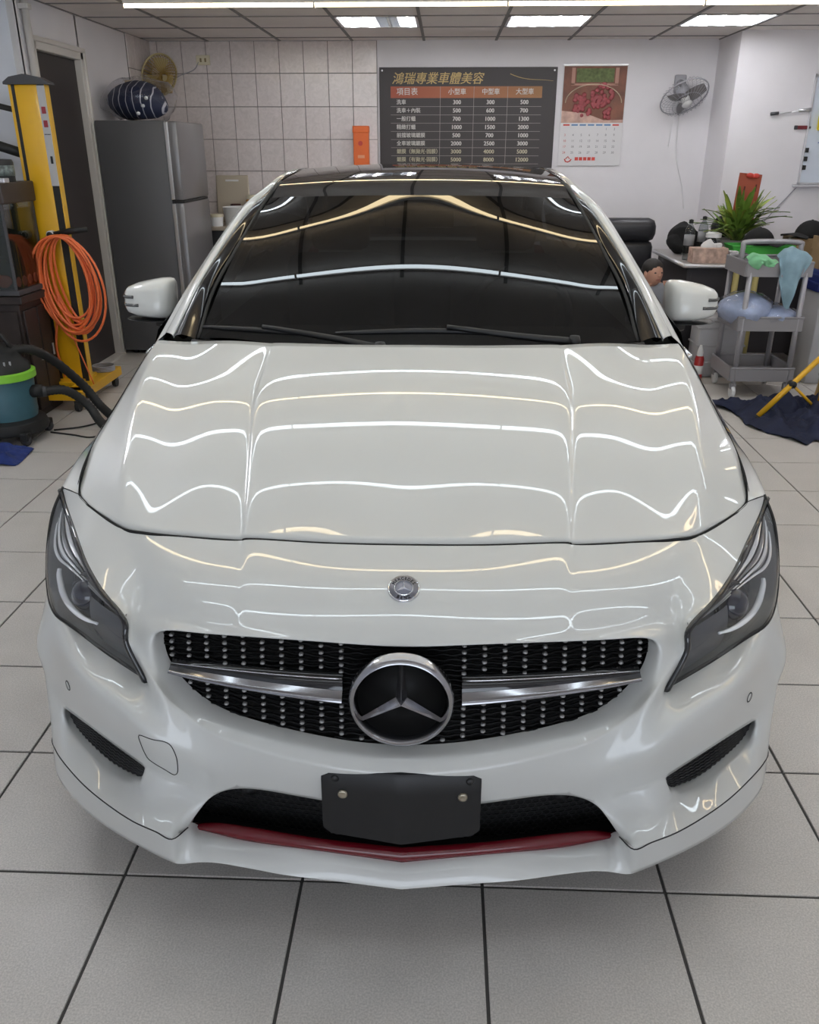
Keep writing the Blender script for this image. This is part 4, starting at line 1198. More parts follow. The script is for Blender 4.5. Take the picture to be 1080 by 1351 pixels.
# ---- wipers
def wiper(pts, arm):
    w = empty('wiper', arm[0], 0, car)
    o0 = np.array(arm[0])
    P = spline([np.array(p) - o0 for p in pts], 6)
    MB().tube(P, [.004 + .005 * math.sin(PI * i / (len(P) - 1)) ** .5 for i in range(len(P))], 6).build('wiper_blade', BLACKPL, w, True)
    Q = spline([np.array(p) - o0 for p in arm], 4)
    MB().tube(Q, [.013 - .006 * i / (len(Q) - 1) for i in range(len(Q))], 8).build('wiper_arm', BLACKPL, w, True)
    MB().lathe([(.0, .02), (.014, .018), (.018, .005), (.018, -.02)], 14).build('pivot_cap', BLACKPL, w, True)
wiper([(-.652, 1.335, .998), (-.455, 1.272, 1.000), (-.290, 1.238, .996)], [(-.10, 1.165, .972), (-.26, 1.222, .992), (-.455, 1.270, 1.012)])
wiper([(-.235, 1.236, 1.001), (.043, 1.222, 1.012), (.30, 1.242, 1.000)], [(.46, 1.225, .982), (.29, 1.228, .998), (.09, 1.212, 1.026)])
# ---------------------------------------------------------------- text helper
def text(name, s, size, m, parent, loc, rot=(PI / 2, 0, 0), align='LEFT', shear=0.0, bold=0.0):
    cu = bpy.data.curves.new(name, 'FONT')
    cu.body = s; cu.size = size; cu.align_x = align; cu.align_y = 'CENTER'; cu.shear = shear; cu.resolution_u = 2
    o = bpy.data.objects.new(name, cu); COL.objects.link(o)
    bpy.context.view_layer.update()
    me = bpy.data.meshes.new_from_object(o.evaluated_get(bpy.context.evaluated_depsgraph_get()))
    bpy.data.objects.remove(o, do_unlink=True); bpy.data.curves.remove(cu)
    if bold:     # heavier strokes: the outline laid down twice, a hair apart
        bm = bmesh.new(); bm.from_mesh(me)
        for dx, dy in ((bold, 0), (-bold, 0), (0, bold * .6)):
            r = bmesh.ops.duplicate(bm, geom=list(bm.verts)[:len(me.vertices)] + list(bm.edges)[:len(me.edges)] + list(bm.faces)[:len(me.polygons)])
            for g_ in r['geom']:
                if isinstance(g_, bmesh.types.BMVert): g_.co.x += dx; g_.co.y += dy; g_.co.z += .0004 * (1 + (dx < 0) + 2 * (dy > 0))
        bm.to_mesh(me); bm.free()
    me.materials.clear(); me.materials.append(m)
    q = bpy.data.objects.new(name, me); COL.objects.link(q)
    q.parent = parent; q.location = loc; q.rotation_euler = rot
    return q
def thing(name, label, cat, loc, rz=0.0, group=None):
    return tag(empty(name, loc, rz), label, cat, group)
def blob(m, pts_r, seg=10):
    for (x, y, z, rx, ry, rz) in pts_r:
        m.lathe([(math.sin(PI * k / seg), -math.cos(PI * k / seg)) for k in range(seg + 1)], 14)
        n = 14 * (seg + 1)
        m.v[-n:] = [(x + p[0] * rx, y + p[1] * ry, z + p[2] * rz) for p in m.v[-n:]]
    return m
def crumple(mesh, amp, scale, seed=0):
    from mathutils import noise
    for v in mesh.vertices:
        d = noise.noise_vector(v.co * scale + Vector((seed, seed * 1.7, 0)))
        v.co += d * amp
YEL = mat('yellow_paint', (.72, .40, .010), rough=.35, coat=.2)
DGREY = mat('dark_grey_metal', (.05, .05, .055), rough=.45)
BLK = mat('black_matte', (.012, .012, .012), rough=.6)
SILV = mat('silver', (.62, .62, .64), rough=.3, metal=.8)
CREAM = mat('cream_plastic', (.62, .57, .42), rough=.45)
WHITEP = mat('white_plastic', (.72, .72, .72), rough=.35)
ORANGE = mat('orange_plastic', (.72, .13, .012), rough=.4)
HOSEO = mat('orange_hose', (.78, .16, .045), rough=.4)
REDM = mat('red_matte', (.55, .05, .035), rough=.5)
SKIN = mat('skin', (.50, .27, .19), rough=.55)
HAIR = mat('hair_dark', (.012, .009, .008), rough=.6)
CLEARP = glass_mat('clear_plastic', (.72, .75, .76), 1.5, .05)
BAGP = glass_mat('bag_plastic', (.93, .94, .96), 1.45, .10)

INKB = mat('badge_ink', (.012, .012, .02), rough=.5)
for word, r_, a0, a1, up in (('MERCEDES', .0212, 152, 28, 1), ('BENZ', .0245, 245, 295, -1)):
    for k, c_ in enumerate(word):
        a_ = math.radians(a0 + (a1 - a0) * k / (len(word) - 1))
        text('badge_letter', c_, .0088, INKB, badge, (r_ * math.cos(a_), r_ * math.sin(a_), .0062), rot=(0, 0, a_ - PI / 2 if up > 0 else a_ + PI / 2), align='CENTER', bold=.00025)

# ---------------------------------------------------------------- back wall: price board, calendar, fan, orange box
BOARD = mat('board_black', (.042, .036, .037), rough=.55)
GOLD = mat('print_gold', (.50, .36, .14), rough=.5); PWHITE = mat('print_white', (.62, .60, .57), rough=.6)
PGOLD2 = mat('print_pale_gold', (.50, .46, .33), rough=.6); LINEM = mat('print_line', (.36, .33, .31), rough=.6)
HEADM, _N, _L, _b = new_mat('header_orange')
_tc = _N.new('ShaderNodeTexCoord'); _sx = _N.new('ShaderNodeSeparateXYZ'); _cr = _N.new('ShaderNodeValToRGB')
_L.new(_tc.outputs['Generated'], _sx.inputs[0]); _L.new(_sx.outputs[0], _cr.inputs[0]); _L.new(_cr.outputs[0], _b.inputs['Base Color'])
_cr.color_ramp.elements[0].color = (.36, .075, .035, 1); _cr.color_ramp.elements[1].color = (.30, .14, .05, 1)
board = thing('price_board', 'black price list board with gold heading and orange header row on the back wall', 'sign', (.18, YB - .012, 1.75))
W2, zt, zb = .762, .397, -.40
MB().box(-W2, W2, -.008, .008, zb, zt, .002).build('board_panel', BOARD, board)
text('heading', '鴻瑞專業車體美容', .098, GOLD, board, (-.655, -.0095, .305), shear=.25, bold=.0012)
MB().tube([(.36 + .37 * t, -.0095, .345 - .055 * t - .03 * math.sin(PI * t) * (1 - t)) for t in np.linspace(0, 1, 12)], [.0035 * (1 - .7 * t) for t in np.linspace(0, 1, 12)], 6).build('gold_flourish', GOLD, board)
tx = [-.665, -.235, .055, .345, .640]
MB().box(tx[0], tx[4], -.0092, -.008, .160, .250).build('header_row', HEADM, board)
for s_, x, al in (('項目表', -.615, 'LEFT'), ('小型車', -.09, 'CENTER'), ('中型車', .20, 'CENTER'), ('大型車', .492, 'CENTER')):
    text('header_text', s_, .062 if al == 'LEFT' else .052, PWHITE, board, (x, -.0105, .206), align=al, bold=.0008)
rows_ = [('洗車', '300', '300', '500'), ('洗車＋內裝', '500', '600', '700'), ('一般打蠟', '700', '1000', '1300'), ('精緻打蠟', '1000', '1500', '2000'),
         ('前擋玻璃鍍膜', '500', '700', '1000'), ('全車玻璃鍍膜', '2000', '2500', '3000'), ('鍍膜（無拋光‧固膜）', '3000', '4000', '5000'), ('鍍膜（有拋光‧固膜）', '5000', '8000', '12000')]
for k, r_ in enumerate(rows_):
    z = .126 - k * .0655
    mm = PGOLD2 if k > 5 else PWHITE
    text('row_text', r_[0], .042, mm, board, (-.615, -.0095, z), bold=.0008)
    for s_, x in zip(r_[1:], (-.09, .20, .492)): text('price', s_, .047, mm, board, (x, -.0095, z), align='CENTER', bold=.0014)
    MB().box(tx[0], tx[4], -.0092, -.008, z - .034, z - .0315).build('row_line', LINEM, board)
for x in tx[1:4]: MB().box(x - .0015, x + .0015, -.0094, -.008, -.37, .250).build('column_line', LINEM, board)
for x in (-W2 + .025, W2 - .025): MB().lathe([(0, -.012), (.006, -.0115), (.008, -.008)], 12, c=(x, 0, zt - .025), axis='y').build('board_screw', SILV, board)

cal = thing('wall_calendar', 'paper wall calendar with red grapes picture, hanging right of the price board', 'calendar', (1.265, YB - .008, 1.77))
PAPER = mat('calendar_paper', (.66, .65, .66), rough=.6)
MB().box(-.272, .272, -.004, .004, -.400, .390, .001).build('calendar_sheet', PAPER, cal)
pic = MB().box(-.266, .266, -.0055, -.0038, -.055, .382).build('picture', mat('picture_brown', (.16, .055, .030), rough=.5, noise=.35, nscale=9), cal)
LEAFP = mat('picture_leaf', (.10, .13, .04), rough=.6, noise=.4, nscale=40); GRP = mat('picture_grape', (.27, .040, .048), rough=.4, noise=.25, nscale=60)
MB().box(-.16, .16, -.0062, -.0052, .26, .365).build('picture_garden', LEAFP, pic)
for (x0, x1, z0, z1) in ((-.20, -.17, .24, .37), (.17, .20, .24, .37), (-.2, .2, .235, .25)): MB().box(x0, x1, -.0064, -.0052, z0, z1).build('picture_frame', mat('picture_wood', (.42, .22, .17), rough=.6) if x0 == -.20 else bpy.data.materials['picture_wood'], pic)
random.seed(3)
g = MB()
for c_, n_, sx_, sz_ in (((.07, .17), 26, .095, .075), ((.05, .10), 14, .07, .05), ((-.11, .10), 22, .085, .075), ((-.09, .04), 12, .07, .04), ((.13, .02), 8, .03, .04)):
    for q in range(n_):
        a = random.uniform(0, 2 * PI); rr = random.uniform(0, 1) ** .5
        x, z = c_[0] + sx_ * rr * math.cos(a), c_[1] + sz_ * rr * math.sin(a)
        g.lathe([(0, -.0022 - .0012 * random.random()), (.013, -.0012), (.020, 0)], 12, c=(x, -.0056, z), axis='y')
g.build('picture_grapes', GRP, pic, True)
MB().tube([(.24 * math.cos(t) + .0, -.0068, .10 + .145 * math.sin(t)) for t in np.linspace(0, PI, 20)], .004, 5).build('basket_handle', mat('picture_cream', (.52, .42, .30), rough=.6), pic, True)
MB().prism([(-.266, -.055), (.266, -.055), (.266, -.03), (.1, -.035), (-.06, .02), (-.266, .04)], -.0064, -.0054, 'y').build('picture_cloth', mat('picture_cloth', (.50, .33, .27), rough=.7, noise=.3, nscale=14), pic)
for k in range(7):
    MB().box(-.245 + k * .071, -.19 + k * .071, -.0052, -.004, -.078, -.066).build('weekday_bar', REDM if k in (0, 6) else mat('print_blue', (.10, .22, .42), rough=.6) if k == 1 else bpy.data.materials['print_blue'] if k > 1 else REDM, cal)
PGREY = mat('print_grey', (.10, .10, .11), rough=.6)
d_ = 1
for r_ in range(5):
    for c_ in range(7):
        if r_ == 0 and c_ < 5: continue
        if d_ > 31: continue
        text('date', str(d_), .026, REDM if c_ in (0,) else PGREY, cal, (-.225 + c_ * .071, -.0046, -.105 - r_ * .047), align='CENTER'); d_ += 1
MB().tube([(-.215, -.005, -.345), (-.205, -.005, -.365), (-.185, -.005, -.37), (-.165, -.005, -.36), (-.155, -.005, -.345)], .005, 5).tube([(-.205, -.005, -.345), (-.185, -.005, -.325), (-.170, -.005, -.345)], .004, 5).build('company_mark', REDM, cal)
for k in range(5): MB().box(-.125 + k * .037, -.095 + k * .037, -.0050, -.004, -.357, -.330).build('company_print', REDM, cal)
MB().box(-.272, .272, -.008, .006, .386, .398, .002).build('binding_strip', SILV, cal)

ob = thing('wall_box', 'orange plastic box hanging on the tiled wall left of the price board', 'box', (-.745, YB - .02, 1.40))
MB().box(-.068, .068, -.07, .0, -.03, .25, .006).build('box_body', ORANGE, ob)
MB().box(-.072, .072, -.078, .0, .235, .29, .006).build('box_lid', ORANGE, ob)
MB().lathe([(0, -.073), (.018, -.073), (.020, -.07)], 18, c=(-.005, 0, .15), axis='y').build('emblem', REDM, ob)
MB().box(-.03, .03, -.073, -.07, .03, .055).build('paper_label', mat('label_peach', (.75, .33, .18), rough=.6), ob)

def socket(loc, label, rot=0):
    s_ = thing('wall_socket', label, 'socket', loc, rot)
    MB().box(-.06, .06, -.012, 0, -.038, .038, .004).build('socket_plate', CREAM, s_)
    for x in (-.02, .02): MB().box(x - .008, x + .008, -.0135, -.011, -.015, .015, .001).build('socket_slot', mat('socket_brown', (.25, .2, .1), rough=.5) if x < 0 else bpy.data.materials['socket_brown'], s_)
socket((-2.10, YB - .012, 2.205), 'yellowed socket plate high on the tiled wall above the fridge')

def wall_fan(loc, rz, tilt, roll, label, cage_m, blade_m, hub_m, R_=.20):
    f = thing('wall_fan', label, 'fan', loc, rz)
    MB().box(-.05, .05, -.03, 0, -.02, .12, .012).build('wall_bracket', cage_m, f, deg=40)
    MB().tube([(0, -.02, .05), (0, -.09, .04), (0, -.13, .0)], [.035, .032, .045], 12).build('neck', cage_m, f, True)
    hd = empty('fan_head', (0, -.20, -.05), 0, f); hd.rotation_euler = (tilt, roll, 0)
    MB().lathe([(0, .09), (.05, .085), (.06, .04), (.055, .0)], 20, axis='y').build('motor', cage_m, hd, True)
    g = MB()
    for t in np.linspace(0, 2 * PI, 33)[:-1]:
        c, s_ = math.cos(t), math.sin(t)
        g.tube([(.035 * c, -.085, .035 * s_), (R_ * .55 * c, -.075, R_ * .55 * s_), (R_ * .93 * c, -.045, R_ * .93 * s_), (R_ * c, -.01, R_ * s_), (R_ * .9 * c, .03, R_ * .9 * s_), (.06 * c, .05, .06 * s_)], .0016, 4)
    for rr, y in ((R_, -.01), (R_ * .6, -.074)): g.tube([(rr * math.cos(t), y, rr * math.sin(t)) for t in np.linspace(0, 2 * PI, 41)[:-1]], .0055 if rr == R_ else .002, 6, closed=True)
    g.build('fan_guard', cage_m, hd, True)
    MB().lathe([(0, -.092), (.04, -.09), (.045, -.08)], 20, axis='y').build('guard_badge', hub_m, hd, True)
    MB().lathe([(0, -.06), (.035, -.055), (.035, -.01)], 16, axis='y').build('hub', hub_m, hd, True)
    for k in range(3):
        a = 2 * PI * k / 3 + .4
        P_ = []
        for r_ in np.linspace(.03, R_ * .88, 7):
            wd = .055 * math.sin(PI * min(1, r_ / (R_ * .95)) ** .8) + .018
            row = []
            for q in np.linspace(-1, 1, 5):
                th = a + q * wd / max(r_, .05) * .9
                row.append((r_ * math.cos(th), -.03 + q * .016, r_ * math.sin(th)))
            P_.append(row)
        m_ = MB().grid(P_); n0 = len(m_.v); m_.v += [(p[0], p[1] + .003, p[2]) for p in m_.v[:n0]]; m_.f += [tuple(i + n0 for i in q) for q in m_.f]
        m_.build('blade', blade_m, hd, True)
    return f
FGREY = mat('fan_grey', (.33, .33, .36), rough=.4); FBLADE = mat('fan_blade_smoke', (.13, .12, .12), rough=.3)
wf = wall_fan((1.985, YB - .002, 1.965), 0, math.radians(54), math.radians(-17), 'grey wall fan tilted down on the white wall right of the calendar', FGREY, FBLADE, WHITEP, .20)
wf.rotation_euler = (0, 0, 0)
MB().tube(spline([(1.995 - 1.985, -.06, -.10), (.03, -.01, -.35), (.05, -.008, -.55), (.12, -.008, -.75), (.16, -.008, -.95)], 6), .003, 5).build('power_cord', WHITEP, wf, True)
pc_ = MB().tube([(-.05, -.17, -.13), (-.065, -.168, -.28), (-.075, -.168, -.42)], .002, 5); pc_.lathe([(0, -.012), (.006, 0), (0, .012)], 10, c=(-.075, -.168, -.43)); pc_.build('pull_cord', WHITEP, wf, True)

GOLDF = mat('fan_gold', (.42, .28, .07), rough=.3, metal=.3); GOLDB = mat('fan_gold_blade', (.50, .42, .22), rough=.3)
gf = thing('wall_fan', 'gold wall fan turned sideways above the fridge, half behind the plastic bag', 'fan', (-2.44, YB - .012, 2.05))
MB().box(-.05, .05, -.02, 0, -.1, .04, .01).build('wall_bracket', GOLDF, gf)
MB().tube([(0, -.02, -.03), (0, -.10, -.03)], .03, 10).build('neck', GOLDF, gf, True)
hd = empty('fan_head', (0, -.18, .03), 0, gf); hd.rotation_euler = (math.radians(20), math.radians(28), math.radians(58))
g = MB()
for t in np.linspace(0, 2 * PI, 41)[:-1]:
    c, s_ = math.cos(t), math.sin(t)
    g.tube([(.03 * c, -.075, .03 * s_), (.09 * c, -.066, .09 * s_), (.15 * c, -.03, .15 * s_), (.16 * c, 0, .16 * s_), (.14 * c, .035, .14 * s_), (.04 * c, .06, .04 * s_)], .0028, 4)
g.build('fan_guard', GOLDF, hd, True)
MB().tube([(.162 * math.cos(t), 0, .162 * math.sin(t)) for t in np.linspace(0, 2 * PI, 41)[:-1]], .009, 6, closed=True).build('guard_rim', GOLDB, hd, True)
for k in range(3):
    a = 2 * PI * k / 3
    MB().grid([[(r_ * math.cos(a + q * .5), -.01 + q * .015, r_ * math.sin(a + q * .5)) for q in (-1, 0, 1)] for r_ in (.03, .09, .14)]).build('blade', GOLDB, hd, True)
MB().tube(spline([(.02, -.06, -.04), (.12, -.03, .03), (.25, -.012, .08), (.30, -.010, .14)], 6), .004, 5).build('power_cord', FGREY, gf, True)

# ---------------------------------------------------------------- fridge and what stands on and behind it
FR = mat('fridge_grey', (.10, .10, .105), rough=.45); FRD = mat('fridge_door', (.20, .195, .20), rough=.3, metal=.35)
fr = thing('fridge', 'dark grey fridge-freezer standing sideways beside the brown door', 'fridge', (-2.26, 6.88, 0))
MB().box(-.27, .24, -.36, .36, .03, 1.69, .008).build('cabinet', FR, fr, deg=40)
for z0, z1 in ((.06, 1.135), (1.15, 1.685)):
    d_ = MB().box(.245, .325, -.36, .36, z0, z1, .014).build('fridge_door', FRD, fr, deg=40)
    MB().box(.235, .262, -.372, -.352, z0 + .005, z1 - .005, .004).build('door_edge_trim', SILV, d_)
MB().box(.245, .33, -.365, .30, 1.132, 1.150, .004).build('handle_gap', BLK, fr)
for x in (-.2, .2):
    for y in (-.3, .3): MB().lathe([(.02, 0), (.02, .035)], 10, c=(x, y, 0)).build('foot', BLK, fr)
CLBAG, _N, _L, _b = new_mat('navy_print')
_tc = _N.new('ShaderNodeTexCoord'); _wv = _N.new('ShaderNodeTexWave'); _cr = _N.new('ShaderNodeValToRGB')
_wv.inputs['Scale'].default_value = 5.5; _wv.inputs['Distortion'].default_value = 2.5; _wv.inputs['Detail Scale'].default_value = 1.2
_L.new(_tc.outputs['Object'], _wv.inputs['Vector']); _L.new(_wv.outputs['Fac'], _cr.inputs[0]); _L.new(_cr.outputs[0], _b.inputs['Base Color'])
_cr.color_ramp.elements[0].color = (.014, .020, .055, 1); _cr.color_ramp.elements[0].position = .955; _cr.color_ramp.elements[1].color = (.5, .5, .55, 1); _cr.color_ramp.elements[1].position = .985
_b.inputs['Roughness'].default_value = .7
bg = thing('plastic_bag', 'clear plastic bag holding a navy checked cushion on top of the fridge', 'bag', (-2.30, 6.86, 1.69))
m_ = blob(MB(), [(0, 0, .135, .25, .22, .14)], 14); cu_ = m_.build('cushion', CLBAG, bg, True)
for v in cu_.data.vertices:
    v.co.z = max(v.co.z, .006); v.co.x *= 1 - .25 * (v.co.z / .27)
crumple(cu_.data, .03, 6)
for (x, z) in ((.09, .10), (.05, .05), (.12, .15)):
    blob(MB(), [(x, -.195, z, .014, .02, .013)], 6).build('printed_flower', WHITEP, cu_, True)
m_ = blob(MB(), [(0.01, 0, .145, .285, .235, .155)], 16); sk = m_.build('bag_skin', BAGP, bg, True)
for v in sk.data.vertices: v.co.z = max(v.co.z, .004)
crumple(sk.data, .05, 8, 4)
wb_ = thing('wood_block', 'small pale wooden block leaning behind the bag on the fridge', 'block', (-2.46, 7.16, 1.69))
MB().box(-.03, .03, -.02, .02, 0, .30, .004).build('block', mat('pale_wood', (.50, .38, .25), rough=.6), wb_)

ct = thing('wash_counter', 'pale stone counter against the tiled wall behind the fridge', 'counter', (-1.62, 7.78, 0))
MB().box(-.62, .75, -.28, .275, .855, .89, .006).build('counter_top', mat('counter_beige', (.42, .36, .29), rough=.4), ct)
MB().box(-.60, .73, -.22, .27, 0, .855, .004).build('counter_body', DGREY, ct)
cb = thing('cutting_board', 'beige cutting board propped against the tiled wall', 'board', (-1.93, 8.03, .89))
b_ = MB().box(-.15, .15, -.012, .012, 0, .40, .01).build('board_plate', mat('board_beige', (.46, .40, .31), rough=.5), cb); b_.rotation_euler = (math.radians(-5), 0, 0)
MB().box(-.06, .06, -.014, -.011, .345, .36, .003).build('grip_slot', WHITEP, b_)
bs = thing('white_basin', 'white plastic washing-up basin on the counter', 'basin', (-1.78, 7.70, .89))
MB().lathe([(.0, .004), (.13, .006), (.155, .15), (.165, .15), (.145, 0), (0, 0)], 28).build('basin_shell', WHITEP, bs, True, deg=40)
for (x, y, nm, lb, mt, h, r_) in ((-1.86, 7.56, 'cream_tub', 'small lidded white tub in front of the basin', WHITEP, .085, .065),):
    t_ = thing(nm, lb, 'tub', (x - .12, y, .89))
    MB().lathe([(0, 0), (r_ * .9, 0), (r_, h), (0, h)], 24).build('tub_body', mt, t_, True, deg=40); MB().lathe([(r_ * 1.06, h - .01), (r_ * 1.06, h + .012), (0, h + .014)], 24).build('tub_lid', CREAM, t_, True, deg=40)
yj = thing('amber_jar', 'amber jar with a cream lid on the counter', 'jar', (-1.735, 7.93, .89))
MB().lathe([(0, .0), (.05, .0), (.052, .19), (.045, .20), (0, .20)], 20).build('jar_body', mat('amber', (.55, .24, .02), rough=.25), yj, True, deg=40)
MB().lathe([(.048, .20), (.048, .235), (0, .237)], 20).build('jar_lid', CREAM, yj, True, deg=40)
dm = thing('dark_mug', 'dark brown mug left of the amber jar', 'mug', (-1.885, 7.93, .89))
MB().lathe([(0, 0), (.045, 0), (.048, .16), (.042, .16), (.04, .02)], 20).build('mug_body', mat('mug_brown', (.05, .012, .012), rough=.3), dm, True, deg=40)
MB().tube([(.045, 0, .13), (.08, 0, .11), (.08, 0, .06), (.046, 0, .04)], .007, 6).build('mug_handle', mat('mug_brown2', (.05, .012, .012), rough=.3), dm, True)
sb = thing('spray_bottle', 'green spray bottle with a red trigger on the counter', 'bottle', (-1.60, 7.90, .89))
MB().lathe([(0, 0), (.05, .0), (.055, .10), (.035, .18), (.015, .21), (.015, .24)], 20).build('bottle_body', mat('green_bottle', (.30, .36, .20), rough=.2, trans=.3), sb, True)
MB().box(-.055, .03, -.012, .012, .235, .262, .006).tube([(-.03, 0, .24), (-.045, 0, .20)], .005, 6).build('trigger', REDM, sb)

# ---------------------------------------------------------------- left side: yellow lamp column, hoses, aquarium, vacuum
col = thing('lamp_column', 'tall yellow wheeled column with black grooves in front of the brown door', 'machine stand', (-2.36, 5.22, 0))
MB().box(-.083, .062, -.075, -.02, .13, 1.83, .004).build('column_body', YEL, col, deg=40)
MB().box(-.103, -.084, -.072, -.02, .13, 1.83, .003).build('column_rail', YEL, col)
MB().box(.104, .110, -.074, -.02, .13, 1.83, .002).build('column_rail', YEL, col)
MB().box(-.083, -.064, -.0765, -.074, .13, 1.83).build('column_groove', BLK, col)
MB().box(.062, .104, -.070, -.02, .13, 1.30).build('column_groove', BLK, col)
MB().box(.062, .104, -.068, -.02, 1.30, 1.83).build('column_core', DGREY, col)
cp = MB().box(.062, .106, -.0765, -.068, 1.30, 1.825).build('control_panel', mat('panel_grey', (.45, .44, .43), rough=.5), col)
for z in (1.63, 1.70): MB().box(.072, .096, -.079, -.0763, z - .018, z + .018, .002).build('red_button', mat('button_red', (.28, .02, .03), rough=.4) if z < 1.65 else bpy.data.materials['button_red'], cp)
for k in range(4): MB().lathe([(0, -.002), (.0035, 0)], 8, c=(.071 + k * .009, -.0768, 1.575), axis='y').build('indicator', BLK, cp)
MB().box(.080, .094, -.081, -.0763, 1.42, 1.46, .002).build('switch', BLK, cp)
MB().prism([(-.118, 1.83), (.135, 1.83), (.135, 1.842), (.08, 1.868), (.0, 1.882), (-.08, 1.868), (-.118, 1.842)], -.095, .0, 'y').build('column_cap', DGREY, col)
MB().box(-.30, .16, -.33, -.22, .075, .135, .006).build('base_beam', YEL, col)
MB().box(.04, .16, -.30, .34, .075, .135, .006).box(-.12, .08, -.16, .12, .075, .15, .006).build('base_foot', YEL, col)
for (x, y) in ((.11, -.30), (.12, .30), (-.26, -.28)):
    cs = empty('caster', (x, y, 0), 0, col)
    MB().lathe([(.0, -.012), (.034, -.012), (.036, 0), (.034, .012), (0, .012)], 16, c=(0, 0, .036), axis='x').build('wheel', BLK, cs, True, deg=40)
    MB().box(-.018, .018, -.02, .02, .05, .078, .004).build('fork', DGREY, cs)
for (z0, z1, r_) in ((1.70, 1.80, .016), (1.47, 1.60, .028)):
    MB().tube([(-.10, 0, z0), (-.55, .05, z1)], r_, 10).build('boom_arm', BLK, col, True)
MB().tube([(-.33, .03, 1.54), (-.28, .02, 1.30), (-.13, 0, 1.02)], .014, 8).build('gas_strut', BLK, col, True)
hk = MB().tube([(.02, -.075, 1.03), (.02, -.115, 1.03)], .024, 14); hk.build('hose_peg', WHITEP, col, True)
MB().tube([(.02, -.112, 1.03), (.02, -.122, 1.03)], .018, 14).build('peg_end', BLK, col, True)
MB().tube([(.03, -.10, 1.03), (.16, -.10, 1.055), (.24, -.09, 1.06)], [.016, .02, .014], 10).build('handle_bar', BLK, col, True)

hose = thing('air_hose', 'coiled orange air hose hanging on the yellow column', 'hose', (-2.34, 5.115, 1.0))
random.seed(11)
for k in range(14):
    w = .100 + .0065 * k + random.uniform(-.008, .008); h = .250 + .022 * random.uniform(-1, 1) + .003 * k; ox = random.uniform(-.025, .03) + .065
    pts = []
    for t in np.linspace(0, 2 * PI, 37)[:-1]:
        wx_ = w * (1 + .12 * (1 - math.cos(t)) / 2 * math.sin(t))
        pts.append((ox + wx_ * math.sin(t) + .02 * (1 - math.cos(t)), -.028 - .004 * k + .015 * math.sin(2 * t + k), .03 - h * (1 - math.cos(t))))
    MB().tube(pts, .0075, 7, closed=True).build('hose_loop', HOSEO, hose, True)
MB().tube(spline([(-.03, -.03, -.45), (-.07, -.02, -.65), (-.07, .03, -.82), (-.12, .08, -.985)], 6), .0075, 7).build('hose_tail', HOSEO, hose, True)
MB().tube(spline([(.04, -.06, -.48), (.08, -.06, -.62), (.15, -.06, -.86)], 5), .004, 6).build('thin_cord', HOSEO, hose, True)

for (pts, r_, lb) in (([(-2.42, 4.30, .46), (-2.30, 4.42, .50), (-2.24, 4.60, .42), (-2.13, 4.75, .22), (-2.04, 4.74, .10), (-1.93, 4.66, .04)], .026, 'black vacuum hose arching over the yellow base towards the car'),
                      ([(-2.24, 4.42, .26), (-2.12, 4.50, .25), (-2.03, 4.56, .15), (-1.96, 4.52, .07), (-1.85, 4.40, .035)], .026, 'lower black vacuum hose running from the teal drum to the car')):
    h_ = thing('vacuum_hose', lb, 'hose', pts[-1][:2] + (0,), 0, 'vacuum hoses')
    o0 = np.array((pts[-1][0], pts[-1][1], 0))
    P_ = [p - o0 for p in spline(pts, 14)]
    MB().tube(P_, [r_ * (1.05 if i % 2 else .93) for i in range(len(P_))], 10).build('hose_tube', BLK, h_, True)
    MB().tube(P_[:5], r_ * 1.18, 12).build('hose_cuff', DGREY, h_, True)

vc = thing('vacuum_cleaner', 'teal drum vacuum cleaner with lime rim and black top at the left edge', 'vacuum cleaner', (-2.41, 4.40, 0))
TEAL = mat('teal_plastic', (.045, .125, .16), rough=.4, noise=.1, nscale=8); LIME = mat('lime_plastic', (.25, .62, .05), rough=.4)
MB().lathe([(0, .10), (.140, .10), (.152, .16), (.150, .18), (.155, .25), (.152, .27), (.158, .35), (0, .35)], 36).build('drum', TEAL, vc, True, deg=40)
MB().lathe([(.160, .345), (.172, .35), (.172, .385), (.160, .39)], 36).build('lime_rim', LIME, vc, True, deg=40)
MB().lathe([(.150, .385), (.148, .42), (.12, .455), (.115, .50), (.07, .525), (0, .53)], 32).build('motor_head', BLK, vc, True, deg=50)
for k in range(9):
    a = -PI / 2 - .9 + k * .22
    MB().box(-.004, .004, -.002, .004, 0, .03).xf(lambda p: Vector((.133 * math.cos(a) + p.x, .133 * math.sin(a) + p.y, .425 + p.z))).build('vent_slot', SILV, vc)
MB().lathe([(0, .055), (.190, .055), (.198, .075), (.185, .115), (.15, .13), (0, .13)], 36).build('base_ring', BLK, vc, True, deg=40)
for k in range(4):
    a = PI / 4 + k * PI / 2
    cs = empty('caster', (.195 * math.cos(a), .195 * math.sin(a), 0), 0, vc)
    MB().lathe([(0, -.014), (.027, -.014), (.029, 0), (.027, .014), (0, .014)], 14, c=(0, 0, .029), axis='y').build('wheel', DGREY, cs, True)
    MB().box(-.022, .022, -.024, .024, .03, .075, .006).build('caster_cover', BLK, cs)
MB().tube([(.14, .0, .27), (.20, .02, .27)], .035, 14).build('hose_port', BLK, vc, True)
MB().tube([(-.09, -.02, .51), (-.05, -.02, .58), (.05, -.02, .58), (.09, -.02, .51)], .012, 8).build('carry_handle', BLK, vc, True)

